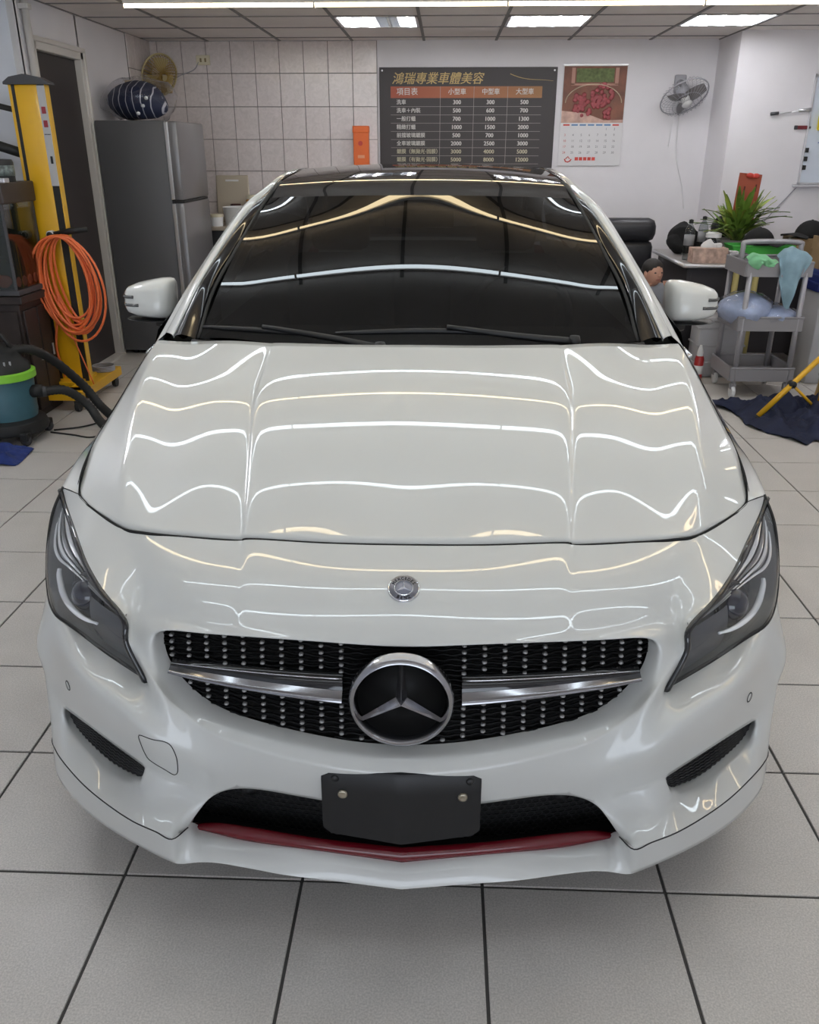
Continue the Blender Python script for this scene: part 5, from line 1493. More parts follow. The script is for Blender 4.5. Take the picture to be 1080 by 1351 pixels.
def cloth(name, label, cat, loc, sx, sy, h, m_, seed, nx=40, ny=30, group=None, shape=None):
    from mathutils import noise
    root = thing(name, label, cat, loc, 0, group)
    rows = []
    for j in range(ny + 1):
        r = []
        for i in range(nx + 1):
            u, v = i / nx * 2 - 1, j / ny * 2 - 1
            x, y = u * sx, v * sy
            if shape: x, y = shape(u, v)
            p = Vector((x * 5 + seed, y * 5, seed * .37))
            z = .006 + h * (abs(noise.noise(p)) * 1.1 + .5 * abs(noise.noise(p * 2.3)) + .25 * abs(noise.noise(p * 5)))
            e = max(abs(u), abs(v)); z *= 1 - .75 * max(0, e - .7) / .3
            r.append((x + .02 * noise.noise(p + Vector((9, 3, 1))), y + .02 * noise.noise(p + Vector((2, 7, 5))), max(.004, z)))
        rows.append(r)
    g = MB().grid(rows); n0 = len(g.v); f0 = list(g.f)
    g.v += [(p[0], p[1], max(.001, p[2] - .004)) for p in g.v[:n0]]; g.f += [tuple(reversed([i + n0 for i in q])) for q in f0]
    g.build('cloth_sheet', m_, root, True)
    return root
BLUEF = mat('blue_cloth', (.010, .028, .16), rough=.85, sheen=.05, noise=.2, nscale=30); NAVYT = mat('navy_tarp', (.003, .008, .036), rough=.75, noise=.2, nscale=12)
cloth('blue_cloth', 'bright blue cloth with dark edge lying on the floor in front of the vacuum cleaner', 'cloth', (-2.42, 4.06, 0), .23, .13, .09, BLUEF, 3.1)
cloth('blue_tarp', 'crumpled dark blue sheet spread on the floor under the yellow tripod', 'sheet', (2.10, 4.86, 0), .4, .4, .12, NAVYT, 5.3, 70, 60,
      shape=lambda u, v: (.13 + u * (.42 + .05 * v) - .10 * v * (u < 0) * (-u) + .04 * math.sin(v * 5), v * .42 + .02 - .20 * max(0, u) * (v < 0) + .05 * math.sin(u * 6 + v)))

aq = thing('aquarium', 'fish tank with dark hood and green water on the brown cabinet', 'aquarium', (-2.605, 4.96, .73))
MB().box(-.21, .20, -.22, .16, 0, .03, .004).build('tank_base', DGREY, aq)
for (x0, x1, y0, y1) in ((-.20, .19, -.215, -.207), (-.20, .19, .147, .155), (.182, .19, -.215, .155), (-.20, -.192, -.215, .155)):
    MB().box(x0, x1, y0, y1, .03, .50).build('glass_pane', CLEARP, aq)
MB().box(-.19, .18, -.20, .14, .035, .46).build('water', mat('tank_water', (.012, .020, .010), rough=.1, noise=.5, nscale=6), aq)
for x in (.184,):
    for y in (-.213, .150): MB().box(x - .006, x + .008, y - .006, y + .006, .03, .50).build('corner_strip', DGREY, aq)
MB().box(-.22, .21, -.23, .165, .49, .60, .008).build('tank_hood', mat('hood_brown', (.035, .022, .018), rough=.45), aq)
random.seed(5)
for k in range(7):
    x, y = random.uniform(-.12, .14), -.200
    g = blob(MB(), [(x, y, .07 + .02 * random.random(), .04, .006, .03)], 8); g.build('orange_coral', mat('coral_orange', (.20, .045, .018), rough=.7) if k == 0 else bpy.data.materials['coral_orange'], aq, True)
for k in range(4):
    blob(MB(), [(.180, -.16 + .07 * k, .07, .006, .03, .03)], 8).build('orange_coral', bpy.data.materials['coral_orange'], aq, True)
ac = thing('aquarium_cabinet', 'dark brown wooden cabinet under the fish tank', 'cabinet', (-2.60, 4.98, 0))
DWOOD = mat('dark_wood', (.024, .015, .013), rough=.5, noise=.3, nscale=12)
MB().box(-.20, .17, -.22, .13, 0, .68, .004).build('cabinet_body', DWOOD, ac)
MB().box(-.215, .20, -.24, .15, .68, .725, .006).build('cabinet_top', DWOOD, ac)
for (y0, y1) in ((-.20, -.05), (-.04, .11)):
    d_ = MB().box(.17, .185, y0, y1, .05, .64, .004).build('cabinet_door', DWOOD, ac)
    MB().tube([(.192, y1 - .04, .33), (.192, y1 - .04, .40)], .006, 6).build('door_knob', SILV, d_)
MB().box(-.185, .155, -.232, -.22, .05, .64, .004).build('front_panel', DWOOD, ac)
jr = thing('black_jar', 'black jar with a silver patterned label on the tank hood', 'jar', (-2.46, 4.93, 1.33))
MB().lathe([(0, .0), (.052, .0), (.054, .10), (.048, .115), (0, .118)], 24).build('jar_body', BLK, jr, True, deg=40)
MB().lathe([(.0545, .03), (.0545, .085)], 24).build('jar_label', mat('jar_label', (.14, .17, .16), rough=.4, noise=.6, nscale=60), jr, True)
tr_ = thing('lamp_bar', 'white tank light bar lying across the tank hood', 'lamp', (-2.55, 4.80, 1.33))
MB().box(-.25, .15, -.025, .025, 0, .018, .005).build('bar_body', WHITEP, tr_)
MB().box(.10, .16, -.03, .03, -.002, .022, .004).build('bar_end', SILV, tr_)

cord = thing('floor_cable', 'thin black cable looping on the floor beside the yellow base', 'cable', (-2.05, 4.55, 0))
MB().tube([np.array((p[0], p[1], .005)) for p in spline([(-.19, -.02, 0), (-.05, .05, 0), (.06, .18, 0), (.14, .10, 0), (.16, -.02, 0), (.08, -.14, 0), (-.05, -.10, 0), (-.19, -.06, 0)], 8)], .005, 6).build('cable_run', BLK, cord, True)
cd = thing('cable_coil', 'coil of grey cable lying on the yellow base', 'cable', (-2.27, 5.43, .135))
for k in range(4): MB().tube([(.07 * math.cos(t) , .07 * math.sin(t), .006 + .009 * k) for t in np.linspace(0, 2 * PI, 25)[:-1]], .005, 6, closed=True).build('cable_turn', FGREY, cd, True)

# ---------------------------------------------------------------- right side
DESKTOP = mat('desk_top', (.36, .34, .33), rough=.35); DESKB = mat('desk_body', (.028, .024, .027), rough=.5)
dk = thing('desk', 'office desk with a grey top and dark sides behind the grey cart', 'desk', (2.22, 6.72, 0))
MB().box(-.50, .60, -.48, .52, .722, .75, .006).build('desk_top', DESKTOP, dk)
for x0, x1 in ((-.46, -.43), (.52, .55)): MB().box(x0, x1, -.42, .48, 0, .722, .002).build('side_panel', DESKB, dk)
MB().box(-.43, .52, -.40, -.38, .10, .722).build('modesty_panel', DESKB, dk)
MB().tube([(-.50, -.484, .736), (.60, -.484, .736)], .013, 8).build('edge_strip', SILV, dk, True)
MB().tube([(-.504, -.48, .736), (-.504, .52, .736)], .013, 8).build('edge_strip', SILV, dk, True)
ypost = mat('yellow_leg', (.50, .42, .16), rough=.5)
for x in (-.12, .02):
    MB().tube([(x, -.46, 0), (x, -.46, .722)], .022, 10).build('desk_leg', ypost, dk, True)

ch = thing('office_chair', 'black leather office chair with a padded back behind the desk', 'chair', (1.38, 7.10, 0))
LEATH = mat('black_leather', (.020, .020, .024), rough=.38, bump=.2, bscale=180)
MB().box(-.44, .30, -.05, .09, .50, .83, .05).build('backrest', LEATH, ch, deg=50)
MB().box(-.45, .31, -.07, .09, .82, 1.0, .06).build('head_cushion', LEATH, ch, deg=50)
MB().box(-.29, .25, .02, .52, .40, .52, .05).build('seat', LEATH, ch, deg=50)
for x in (-.33, .24): MB().box(x, x + .07, .0, .45, .56, .64, .03).build('armrest', LEATH, ch, deg=50)
MB().tube([(0, .25, .08), (0, .25, .42)], .03, 12).build('gas_post', BLK, ch, True)
for k in range(5):
    a = 2 * PI * k / 5 + .3
    MB().tube([(0, .25, .10), (.26 * math.cos(a), .25 + .26 * math.sin(a), .06)], [.025, .015], 8).build('base_arm', BLK, ch, True)
    MB().lathe([(0, -.02), (.028, -.02), (.028, .02), (0, .02)], 12, c=(.26 * math.cos(a), .25 + .26 * math.sin(a), .028), axis='x').build('caster', BLK, ch, True)
jk = thing('black_jacket', 'crumpled black jacket heaped on the desk behind the water bottles', 'jacket', (1.86, 6.90, .75))
g = blob(MB(), [(0, 0, .11, .10, .12, .13), (.07, .03, .09, .10, .11, .10), (-.04, -.04, .07, .08, .09, .08)], 16).build('jacket_heap', mat('black_fabric', (.008, .008, .009), rough=.95), jk, True)
crumple(g.data, .04, 11)
for v in g.data.vertices: v.co.z = max(0.002, v.co.z)
jk2 = thing('black_bag', 'black fabric bag slumped on the desk left of the plant', 'bag', (2.24, 7.06, .75))
g = blob(MB(), [(0, 0, .13, .13, .12, .14), (.03, 0, .20, .05, .05, .09)], 16).build('bag_body', bpy.data.materials['black_fabric'], jk2, True); crumple(g.data, .03, 10, 3)
for v in g.data.vertices: v.co.z = max(0.002, v.co.z)

def bottle(x, y, lb, h=.25):
    b_ = thing('water_bottle', lb, 'bottle', (x, y, .75), 0, 'water bottles on the desk')
    pr = [(0, 0), (.036, 0)]
    for k in range(6): pr += [(.037, .02 + k * .024), (.034, .032 + k * .024)]
    pr += [(.037, h * .66), (.032, h * .76), (.014, h * .88), (.013, h * .91)]
    MB().lathe(pr, 20).build('bottle_body', CLEARP, b_, True)
    MB().lathe([(.016, h * .90), (.016, h * .985), (0, h)], 16).build('bottle_cap', BLK, b_, True, deg=40)
    MB().lathe([(.0375, h * .36), (.0375, h * .62)], 20).build('bottle_label', mat('label_silver', (.26, .26, .27), rough=.4) if 'label_silver' not in bpy.data.materials else bpy.data.materials['label_silver'], b_, True)
bottle(1.80, 6.50, 'clear water bottle with black cap, nearer one at the desk corner', .285)
bottle(1.97, 6.76, 'clear water bottle with black cap, further one behind the glass jar', .29)
gj = thing('glass_jar', 'glass jar with a white lid behind the tissue box', 'jar', (1.98, 6.52, .75))
MB().lathe([(0, 0), (.055, 0), (.058, .14), (.048, .16)], 24).build('jar_body', CLEARP, gj, True)
MB().lathe([(0, .004), (.050, .006), (.052, .09), (0, .10)], 20).build('jar_content', mat('jar_tea', (.10, .05, .02), rough=.6), gj, True)
MB().lathe([(.056, .158), (.056, .185), (.03, .195), (0, .196)], 24).build('jar_lid', WHITEP, gj, True, deg=40)
tb = thing('tissue_box', 'pink and beige patterned tissue box on the desk edge', 'tissue box', (1.90, 6.33, .75), .03)
MB().box(-.125, .125, -.06, .06, 0, .105, .004).build('box_shell', mat('tissue_pattern', (.46, .32, .26), rough=.6, noise=.35, nscale=28), tb)
g = blob(MB(), [(0, 0, .12, .05, .025, .035), (.05, .01, .115, .04, .02, .025)], 12).build('tissue', WHITEP, tb, True); crumple(g.data, .02, 20)
sp_ = thing('paper_pack', 'small white printed carton beside the tissue box', 'carton', (2.065, 6.30, .75))
MB().box(-.03, .03, -.04, .04, 0, .085, .002).build('carton_body', mat('carton_print', (.55, .53, .55), rough=.6, noise=.4, nscale=40), sp_)
dp = thing('dark_pack', 'small dark printed packet right of the white carton', 'packet', (2.13, 6.27, .75))
MB().box(-.025, .025, -.02, .02, 0, .075, .004).build('packet_body', mat('packet_print', (.08, .07, .09), rough=.5, noise=.6, nscale=50), dp)

# leafy bamboo plant with a red paper packet
LEAF = mat('leaf_green', (.14, .24, .035), rough=.45, noise=.4, nscale=10); LEAF2 = mat('leaf_yellow', (.33, .40, .07), rough=.45, noise=.3, nscale=10)
pl = thing('lucky_plant', 'bushy green and yellow leafed plant in a low pot on the desk', 'plant', (2.20, 6.70, .75))
MB().lathe([(0, .0), (.10, .0), (.135, .12), (.14, .13), (.125, .13), (.12, .11), (0, .105)], 28).build('pot', mat('pot_grey', (.30, .28, .26), rough=.5), pl, True, deg=40)
random.seed(21)
for k in range(120):
    a = random.uniform(0, 2 * PI); el = random.uniform(.35, 1.35); ln = random.uniform(.18, .36) * (1.0 if el < 1.1 else .9)
    b0 = Vector((.05 * math.cos(a), .05 * math.sin(a), .12 + random.uniform(0, .16)))
    d_ = Vector((math.cos(a) * math.cos(el), math.sin(a) * math.cos(el), math.sin(el)))
    sd = Vector((-math.sin(a), math.cos(a), 0)); wd = random.uniform(.013, .022)
    P_ = []
    for t in np.linspace(0, 1, 7):
        c = b0 + d_ * ln * t + Vector((0, 0, -.10 * t * t * math.cos(el)))
        w_ = wd * math.sin(PI * min(.98, t * .85 + .1)) ** .8
        P_.append([c - sd * w_, c + Vector((0, 0, -.004)), c + sd * w_])
    g = MB().grid(P_); n0 = len(g.v); f0 = list(g.f); g.v += [(p[0], p[1], p[2] - .0012) for p in g.v[:n0]]; g.f += [tuple(reversed([i + n0 for i in q])) for q in f0]
    g.build('leaf', LEAF2 if random.random() < .35 else LEAF, pl, True)
for k in range(6): MB().tube([(.03 * math.cos(k), .03 * math.sin(k), .10), (.035 * math.cos(k), .035 * math.sin(k), .30)], .008, 6).build('stalk', LEAF, pl, True)
rp = thing('red_packet', 'red paper packet with dark lettering stuck upright in the plant', 'paper packet', (2.235, 6.72, 1.00), .05)
rp.rotation_euler = (math.radians(-6), math.radians(5), .05)
MB().box(-.085, .085, -.003, .003, 0, .34, .001).build('packet_sheet', mat('packet_red', (.36, .07, .03), rough=.5), rp)
for (x, z, w_, h_) in ((-.035, .20, .012, .05), (-.03, .13, .018, .02), (-.04, .09, .014, .022), (-.025, .06, .01, .018), (.05, .22, .01, .05)): MB().box(x, x + w_, -.0042, -.003, z, z + h_).build('packet_lettering', mat('packet_ink', (.10, .015, .01), rough=.6) if 'packet_ink' not in bpy.data.materials else bpy.data.materials['packet_ink'], rp)
g = blob(MB(), [(-.01, -.02, .325, .03, .015, .018), (.035, -.02, .325, .03, .015, .018), (.012, -.025, .32, .012, .012, .012)], 10); g.build('ribbon_bow', REDM, rp, True)

gt = thing('green_tray', 'bright green plastic tray on the desk under the black cap', 'tray', (2.285, 6.42, .75))
GRN = mat('green_plastic', (.06, .42, .06), rough=.4)
g = MB(); ow, od, hh = .22, .10, .115
for (x0, x1, y0, y1) in ((-ow, ow, -od, -od + .006), (-ow, ow, od - .006, od), (-ow, -ow + .006, -od, od), (ow - .006, ow, -od, od)): g.box(x0, x1, y0, y1, 0, hh)
g.box(-ow, ow, -od, od, 0, .006); g.xf(lambda p: Vector((p.x * (.86 + .14 * p.z / hh), p.y * (.86 + .14 * p.z / hh), p.z))); g.build('tray_shell', GRN, gt)
MB().tube([(-ow, -od, hh), (ow, -od, hh), (ow, od, hh), (-ow, od, hh)], .007, 6, closed=True).build('tray_rim', GRN, gt)
def cap_hat(loc, rz, lb, s_=1.0):
    h_ = thing('baseball_cap', lb, 'cap', loc, rz, 'black caps')
    FAB = bpy.data.materials['black_fabric']
    g = MB().lathe([(.105 * math.cos(t) * s_, .11 * math.sin(t) * s_) for t in np.linspace(0, PI / 2 - .02, 9)], 24); g.build('crown', FAB, h_, True)
    P_ = []
    for r_ in np.linspace(.09, .19, 6):
        P_.append([(r_ * math.sin(q) * s_, -r_ * math.cos(q) * s_, (.012 - .03 * abs(q) ** 2 - .1 * (r_ - .09)) * s_ + .02) for q in np.linspace(-.85, .85, 11)])
    g = MB().grid(P_); n0 = len(g.v); f0 = list(g.f); g.v += [(p[0], p[1], p[2] - .004) for p in g.v[:n0]]; g.f += [tuple(reversed([i + n0 for i in q])) for q in f0]
    g.build('peak', FAB, h_, True)
    MB().lathe([(0, .114 * s_), (.008, .112 * s_), (.01, .106 * s_)], 10).build('button', FAB, h_, True)
    return h_
cap_hat((2.27, 6.40, .872), 1.2, 'black cap resting on the green tray, nearer of the two caps', 1.05)
cap_hat((2.66, 6.48, .918), -1.3, 'black cap behind the green tray, further of the two caps', 1.05)
bx_ = thing('stacked_box', 'brown cardboard box on the desk under the rear black cap', 'box', (2.69, 6.48, .75))
CARD = mat('cardboard', (.26, .17, .085), rough=.8)
MB().box(-.17, .19, -.14, .14, 0, .165, .003).build('box_body', CARD, bx_); MB().box(-.172, .192, -.02, .02, .12, .1665).build('box_tape', CREAM, bx_)

# grey three-tier cart
CART = mat('cart_grey', (.26, .25, .26), rough=.4); CARTP = mat('cart_post', (.34, .33, .35), rough=.35, metal=.3)
ca = thing('utility_cart', 'grey three-tier plastic cart on white casters in front of the desk', 'cart', (2.07, 5.60, 0))
for z, h_ in ((.115, .085), (.44, .085), (.775, .085)):
    t_ = empty('tray', (0, 0, z), 0, ca)
    g = MB(); X_, Y_ = .20, .20
    g.box(-X_, X_, -Y_, Y_, 0, .012)
    for (x0, x1, y0, y1) in ((-X_, X_, -Y_ - .006, -Y_), (-X_, X_, Y_, Y_ + .006), (-X_ - .006, -X_, -Y_, Y_), (X_, X_ + .006, -Y_, Y_)): g.box(x0, x1, y0, y1, 0, h_)
    g.build('tray_shell', CART, t_)
    MB().tube([(-X_, -Y_ - .004, h_), (X_, -Y_ - .004, h_), (X_, Y_, h_), (-X_, Y_, h_)], .008, 6, closed=True).build('tray_rim', CART, t_)
for (x, y) in ((-.17, -.19), (.17, -.19), (-.17, .19), (.17, .19)):
    MB().tube([(x, y, .09), (x, y, .80)], .017, 12).build('post', CARTP, ca, True)
    cs = empty('caster', (x, y, 0), 0, ca)
    MB().lathe([(0, -.012), (.038, -.012), (.042, 0), (.038, .012), (0, .012)], 18, c=(0, 0, .042), axis='x').build('wheel', WHITEP, cs, True, deg=40)
    MB().box(-.018, .018, -.015, .02, .06, .10, .004).build('fork', CART, cs)
MB().tube(spline([(-.18, -.02, .82), (-.18, -.02, .93), (-.15, -.02, .965), (.15, -.02, .965), (.18, -.02, .93), (.18, -.02, .82)], 5), .016, 10).build('push_handle', CARTP, ca, True)
def drape(name, label, cat, loc, m_, pts_top, drop, seed, group=None):
    from mathutils import noise
    root = thing(name, label, cat, loc, 0, group)
    rows = []
    n_ = 26
    for j in range(19):
        t = j / 18; r = []
        for i in range(n_ + 1):
            u = i / n_
            p = pts_top(u)
            L_ = drop(u)
            ph = u * 9 + seed
            y = p[1] - .012 - .022 * math.sin(ph) * t - .02 * noise.noise(Vector((u * 4, t * 3, seed)))
            x = p[0] + (.5 - u) * .10 * t + .012 * math.sin(ph * .7 + t * 4)
            r.append((x, y - .01 * math.sin(PI * t), p[2] - L_ * t + .004 * math.sin(ph * 2)))
        rows.append(r)
    # part lying over the rail
    back = [[(q[0], q[1] + .05 * k, q[2] + .012 - .012 * (k - 1) ** 2 * 2) for q in rows[0]] for k in (2, 1)]
    g = MB().grid(back + rows); n0 = len(g.v); f0 = list(g.f); g.v += [(p[0], p[1] + .004, p[2] - .001) for p in g.v[:n0]]; g.f += [tuple(reversed([i + n0 for i in q])) for q in f0]
    g.build('towel_sheet', m_, root, True)
    return root
drape('microfibre_towel', 'pale blue microfibre towel hanging off the front of the grey cart', 'towel', (2.07, 5.40, .87), mat('towel_blue', (.24, .36, .42), rough=.95, bump=.6, bscale=260, noise=.1, nscale=20),
      lambda u: (-.03 + .20 * u, -.002, .02 + .05 * math.sin(PI * u)), lambda u: .10 + .26 * math.sin(PI * min(1, .12 + u * .72)) ** 1.3, 2.0, 'towels on the cart')
drape('microfibre_towel', 'mint green microfibre towel draped over the cart corner', 'towel', (2.07, 5.40, .87), mat('towel_green', (.22, .52, .28), rough=.95, bump=.6, bscale=260, noise=.1, nscale=20),
      lambda u: (-.20 + .19 * u, 0, .012 + .02 * math.sin(5 * u)), lambda u: .07 - .045 * u, 5.0, 'towels on the cart')
pk = thing('wrapped_bundle', 'pale blue folded cloth bundle in clear plastic on the middle cart tier', 'bundle', (2.05, 5.57, .453))
PB = mat('bundle_blue', (.36, .42, .58), rough=.6, noise=.12, nscale=18)
g = blob(MB(), [(-.10, -.02, .10, .17, .17, .10), (.06, -.02, .065, .17, .16, .062)], 16).build('folded_cloth', PB, pk, True); crumple(g.data, .018, 14)
for v in g.data.vertices: v.co.z = max(.002, v.co.z)
g = blob(MB(), [(-.10, -.02, .105, .18, .175, .108), (.06, -.02, .07, .185, .17, .07)], 16).build('plastic_wrap', BAGP, pk, True); crumple(g.data, .022, 20, 2)
for v in g.data.vertices: v.co.z = max(.001, v.co.z)
sc_ = thing('spray_can', 'red spray can with a white nozzle on the floor beside the cart', 'spray can', (1.80, 5.86, 0))
MB().lathe([(0, 0), (.030, 0), (.032, .006), (.032, .155), (.026, .175), (0, .178)], 24).build('can_body', mat('can_red', (.40, .025, .025), rough=.3), sc_, True, deg=40)
MB().lathe([(.0322, .05), (.0322, .11)], 24).build('can_label', WHITEP, sc_, True)
MB().lathe([(.020, .176), (.021, .20), (.016, .225), (.008, .25), (0, .252)], 16).build('nozzle', WHITEP, sc_, True, deg=50)
bn = thing('storage_bin', 'pale grey plastic storage bin behind the cart', 'bin', (1.93, 6.05, 0))
MB().box(-.13, .20, -.10, .12, 0, .40, .02).build('bin_body', mat('bin_grey', (.42, .41, .42), rough=.5), bn, deg=40)
for z in (.10, .22, .34): MB().box(-.135, .205, -.105, .125, z, z + .015, .005).build('bin_rib', bpy.data.materials['bin_grey'], bn)
MB().box(-.15, .22, -.12, .14, .40, .425, .008).build('bin_lid', bpy.data.materials['bin_grey'], bn, deg=40)

# yellow tripod stand
tp = thing('work_light_tripod', 'yellow tripod work light stand on the dark blue sheet at the right edge', 'tripod', (2.24, 5.00, 0))
MB().tube([(.06, .0, .03), (.06, .0, .55)], .022, 12).build('centre_post', YEL, tp, True)
MB().tube([(.06, .0, .30), (.06, .0, .42)], .030, 12).build('collar', BLK, tp, True)
lg_ = [((.03, -.01, .40), (-.34, -.10, .03)), ((.09, -.02, .40), (.30, -.30, .03)), ((.07, .03, .40), (.20, .38, .03))]
for k, (a, b_) in enumerate(lg_):
    l_ = MB().tube([a, b_], .017, 10).build('leg', YEL, tp, True)
    mid = tuple((np.array(a) + np.array(b_)) / 2)
    MB().tube([mid, (.06 + .02 * (k - 1), 0, .05)], .009, 8).build('brace', YEL, tp, True)
    MB().lathe([(0, -.02), (.022, -.018), (.022, .018), (0, .02)], 12, c=mid, axis='y').build('hinge', BLK, tp, True)
    MB().tube([b_, (b_[0] + (b_[0] - a[0]) * .04, b_[1] + (b_[1] - a[1]) * .04, .006)], .019, 10).build('foot', BLK, tp, True)
MB().lathe([(0, .0), (.035, .0), (.035, .05), (0, .05)], 14, c=(.06, 0, .025)).build('hub', BLK, tp, True)
MB().tube([(.06, 0, .55), (.06, 0, 1.15)], .016, 10).build('inner_post', SILV, tp, True)
# right-hand back: air purifier tower, carton with trays
pu = thing('heater_tower', 'light grey ventilated appliance with dark slots at the right edge', 'appliance', (2.74, 5.95, 0))
MB().box(-.22, .20, -.16, .16, 0, .62, .02).build('appliance_body', mat('appliance_grey', (.40, .40, .41), rough=.4), pu, deg=40)
for k in range(8): MB().box(-.03, .14, -.166, -.158, .36 + k * .024, .372 + k * .024).build('slot', BLK, pu)
bb = thing('blue_crate', 'deep blue plastic crate standing on the grey appliance', 'crate', (2.70, 5.95, .62))
MB().box(-.20, .16, -.14, .14, 0, .14, .01).build('crate_shell', mat('crate_blue', (.012, .025, .16), rough=.4), bb, deg=40)
for z in (.05, .10): MB().box(-.205, .165, -.145, .145, z, z + .012, .003).build('crate_rib', bpy.data.materials['crate_blue'], bb)
bc = thing('cardboard_box', 'tall brown cardboard box at the right edge behind the cart', 'box', (2.68, 5.90, .76))
MB().box(-.16, .20, -.16, .16, 0, .20, .003).build('box_body', CARD, bc)
MB().box(-.165, -.15, -.165, .165, .12, .205).build('box_flap', CARD, bc)
st = thing('silver_tray', 'shallow silver tray of small bits on the cardboard box', 'tray', (2.62, 5.90, .966))
MB().lathe([(0, .004), (.10, .005), (.12, .03), (.125, .03), (.105, 0), (0, 0)], 28).build('tray_dish', SILV, st, True, deg=40)
blob(MB(), [(.02, -.02, .025, .04, .03, .02), (-.04, .01, .025, .03, .03, .02)], 8).build('red_bits', REDM, st, True)
gg = thing('work_goggles', 'black and lime work goggles hanging from the cardboard box', 'goggles', (2.545, 5.72, .78))
MB().lathe([(0, -.02), (.05, -.015), (.055, .01), (.04, .02), (0, .02)], 20, c=(0, 0, .06), axis='y').build('goggle_cup', BLK, gg, True, deg=40)
MB().tube([(.05 * math.cos(t) + .02, -.01, .07 + .085 * math.sin(t)) for t in np.linspace(-1.4, 2.2, 16)], .009, 6).build('strap', mat('lime_strap', (.38, .42, .06), rough=.6), gg, True)
# whiteboard with tools on the projecting wall
wbd = thing('whiteboard', 'magnetic whiteboard with blue writing and clips on the projecting right wall', 'whiteboard', (3.17, 7.5, 1.25))
MB().box(-.265, .27, -.018, -.002, .0, .78, .002).build('board_sheet', mat('board_white', (.60, .66, .74), rough=.25), wbd)
for a in ((-.275, -.262, -.01, .80), (.262, .275, -.01, .80), (-.275, .275, -.012, .004), (-.275, .275, .776, .792)): MB().box(a[0], a[1], -.022, 0, a[2], a[3], .002).build('board_frame', SILV, wbd)
MB().box(-.31, .27, -.07, -.002, -.03, -.012, .003).build('pen_tray', SILV, wbd)
for z in (.10, .165, .23): MB().box(-.262, -.235, -.032, -.018, z, z + .035, .004).build('magnet_clip', BLK, wbd)
INK = mat('ink_blue', (.03, .07, .35), rough=.5)
for k in range(5): MB().tube([(-.17 + .01 * (k % 2), -.0185, .30 + k * .10), (-.15, -.0185, .315 + k * .10), (-.155 + .02, -.0185, .33 + k * .10), (-.165, -.0185, .345 + k * .10)], .003, 4).build('ink_mark', INK, wbd)
sd_ = thing('screwdriver', 'long silver socket screwdriver held flat on the wall at the whiteboard edge', 'screwdriver', (2.73, 7.486, 1.775))
MB().tube([(.02, 0, .0), (.17, 0, .02)], .0045, 8).build('shaft', SILV, sd_, True); MB().tube([(-.14, 0, -.012), (-.08, 0, -.006)], .013, 10).build('socket_tip', DGREY, sd_, True)
MB().tube([(-.08, 0, -.006), (.02, 0, .0)], .005, 8).build('extension', SILV, sd_, True); MB().tube([(.08, 0, .012), (.17, 0, .020)], .0135, 12).build('grip', SILV, sd_, True)
kn = thing('pocket_knife', 'dark red folding knife stuck on the wall below the screwdriver', 'knife', (2.88, 7.49, 1.665))
MB().box(-.075, .05, -.008, .008, -.014, .014, .006).build('knife_scale', mat('knife_red', (.16, .015, .02), rough=.4), kn, deg=40); MB().box(-.085, -.06, -.009, .009, -.015, .015, .004).build('bolster', DGREY, kn)
yt = thing('tape_measure', 'yellow tape measure hanging on the whiteboard at the right edge', 'tape measure', (3.00, 7.455, 1.70))
MB().box(-.04, .05, -.02, .018, -.06, .06, .015).build('tape_case', mat('tape_yellow', (.62, .50, .02), rough=.4), yt, deg=40); MB().box(-.03, .03, -.024, -.018, -.03, .03, .004).build('tape_clip', BLK, yt)
wc = thing('wall_cable', 'thin grey cable sloping down the projecting wall from the whiteboard', 'cable', (2.9, 7.495, 1.2))
MB().tube([(.0, 0, .02), (-.12, 0, -.12), (-.24, 0, -.27), (-.28, 0, -.36)], .004, 6).build('cable_run', FGREY, wc, True)

# ---------------------------------------------------------------- small seated figure beside the desk, mostly hidden by the car
so = thing('low_stool', 'low dark stool under the small seated figure', 'stool', (1.50, 6.44, 0))
MB().lathe([(0, .16), (.13, .16), (.14, .175), (.13, .19), (0, .192)], 24).build('stool_seat', BLK, so, True, deg=40)
for k in range(4): MB().tube([(.09 * math.cos(k * PI / 2 + .8), .09 * math.sin(k * PI / 2 + .8), .165), (.12 * math.cos(k * PI / 2 + .8), .12 * math.sin(k * PI / 2 + .8), 0)], .012, 8).build('stool_leg', BLK, so, True)
pe = thing('person', 'small figure in grey and white top with dark hair sitting beside the desk', 'person', (1.50, 6.42, .215), .35)
def skin_body(name, joints, edges, rad, m_, parent):
    me = bpy.data.meshes.new(name); me.from_pydata(joints, edges, []); o = bpy.data.objects.new(name, me); COL.objects.link(o); o.parent = parent
    me.materials.append(m_)
    sk_ = o.modifiers.new('skin', 'SKIN'); ss = o.modifiers.new('subd', 'SUBSURF'); ss.levels = 2; ss.render_levels = 2
    for i, r_ in enumerate(rad):
        me.skin_vertices[0].data[i].radius = (r_, r_) if not isinstance(r_, tuple) else r_
    me.skin_vertices[0].data[0].use_root = True
    for p in me.polygons: p.use_smooth = True
    sk_.use_smooth_shade = True
    return o
J = [(0, 0, .07), (0, -.02, .20), (.0, -.05, .33), (0, -.07, .37), (.0, -.085, .41), (.08, -.05, .33), (.11, -.17, .22), (.055, -.215, .33), (-.09, -.05, .33), (-.12, -.15, .22), (-.02, -.21, .24), (.07, -.14, .06), (.08, -.32, .07), (.08, -.33, -.16), (-.07, -.14, .06), (-.08, -.32, .07), (-.08, -.33, -.16), (.045, -.205, .365), (.02, -.22, .24)]
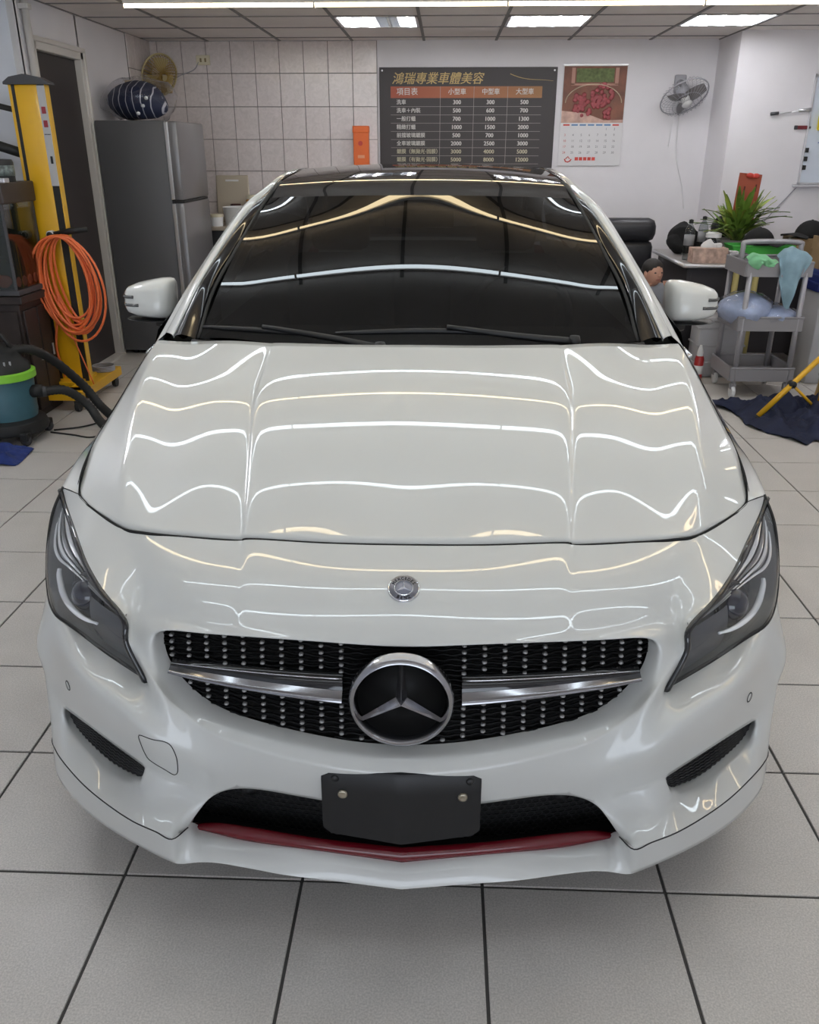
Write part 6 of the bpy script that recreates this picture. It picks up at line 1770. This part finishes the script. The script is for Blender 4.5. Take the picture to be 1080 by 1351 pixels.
Ed = [(0, 1), (1, 2), (2, 3), (3, 4), (2, 5), (5, 6), (6, 7), (2, 8), (8, 9), (9, 10), (0, 11), (11, 12), (12, 13), (0, 14), (14, 15), (15, 16), (7, 17), (10, 18)]
Rd = [.085, .09, .085, .038, .05, .045, .035, .024, .045, .035, .024, .055, .045, .03, .055, .045, .03, .02, .02]
skin_body('body', J, Ed, Rd, SKIN, pe)
blob(MB(), [(0, -.085, .455, .066, .074, .086), (0, -.155, .447, .010, .014, .013), (-.066, -.085, .455, .010, .016, .022), (.066, -.085, .455, .010, .016, .022)], 14).build('face', SKIN, pe, True)
blob(MB(), [(-.026, -.150, .467, .009, .006, .005), (.026, -.150, .467, .009, .006, .005)], 8).build('eyes', HAIR, pe, True)
blob(MB(), [(0, -.150, .418, .018, .006, .005)], 8).build('mouth', mat('lip', (.33, .12, .10), rough=.5), pe, True)
blob(MB(), [(0, -.066, .490, .076, .080, .070), (0, -.04, .455, .073, .060, .075)], 14).build('hair', HAIR, pe, True)
JK = [(0, 0, .05), (0, -.02, .20), (.0, -.05, .34), (.085, -.05, .335), (.115, -.17, .22), (.068, -.205, .30), (-.095, -.05, .335), (-.125, -.15, .22), (-.04, -.205, .24)]
skin_body('jacket', JK, [(0, 1), (1, 2), (2, 3), (3, 4), (4, 5), (2, 6), (6, 7), (7, 8)], [.10, .105, .085, .06, .05, .042, .06, .05, .042], mat('jacket_grey', (.30, .31, .34), rough=.85), pe)
skin_body('trousers', [(0, 0, .06), (.075, -.14, .06), (.085, -.33, .07), (.085, -.335, -.14), (-.075, -.14, .06), (-.085, -.33, .07), (-.085, -.335, -.14)], [(0, 1), (1, 2), (2, 3), (0, 4), (4, 5), (5, 6)], [.095, .07, .055, .04, .07, .055, .04], BLK, pe)
for k in range(5):
    MB().tube([(.045 + (k - 2) * .008, -.212, .372), (.046 + (k - 2) * .011, -.200, .395 + .008 * (2 - abs(k - 2))), (.048 + (k - 2) * .010, -.178, .412)], [.006, .0055, .004], 6).build('finger', SKIN, pe, True)
bpy.context.view_layer.update()
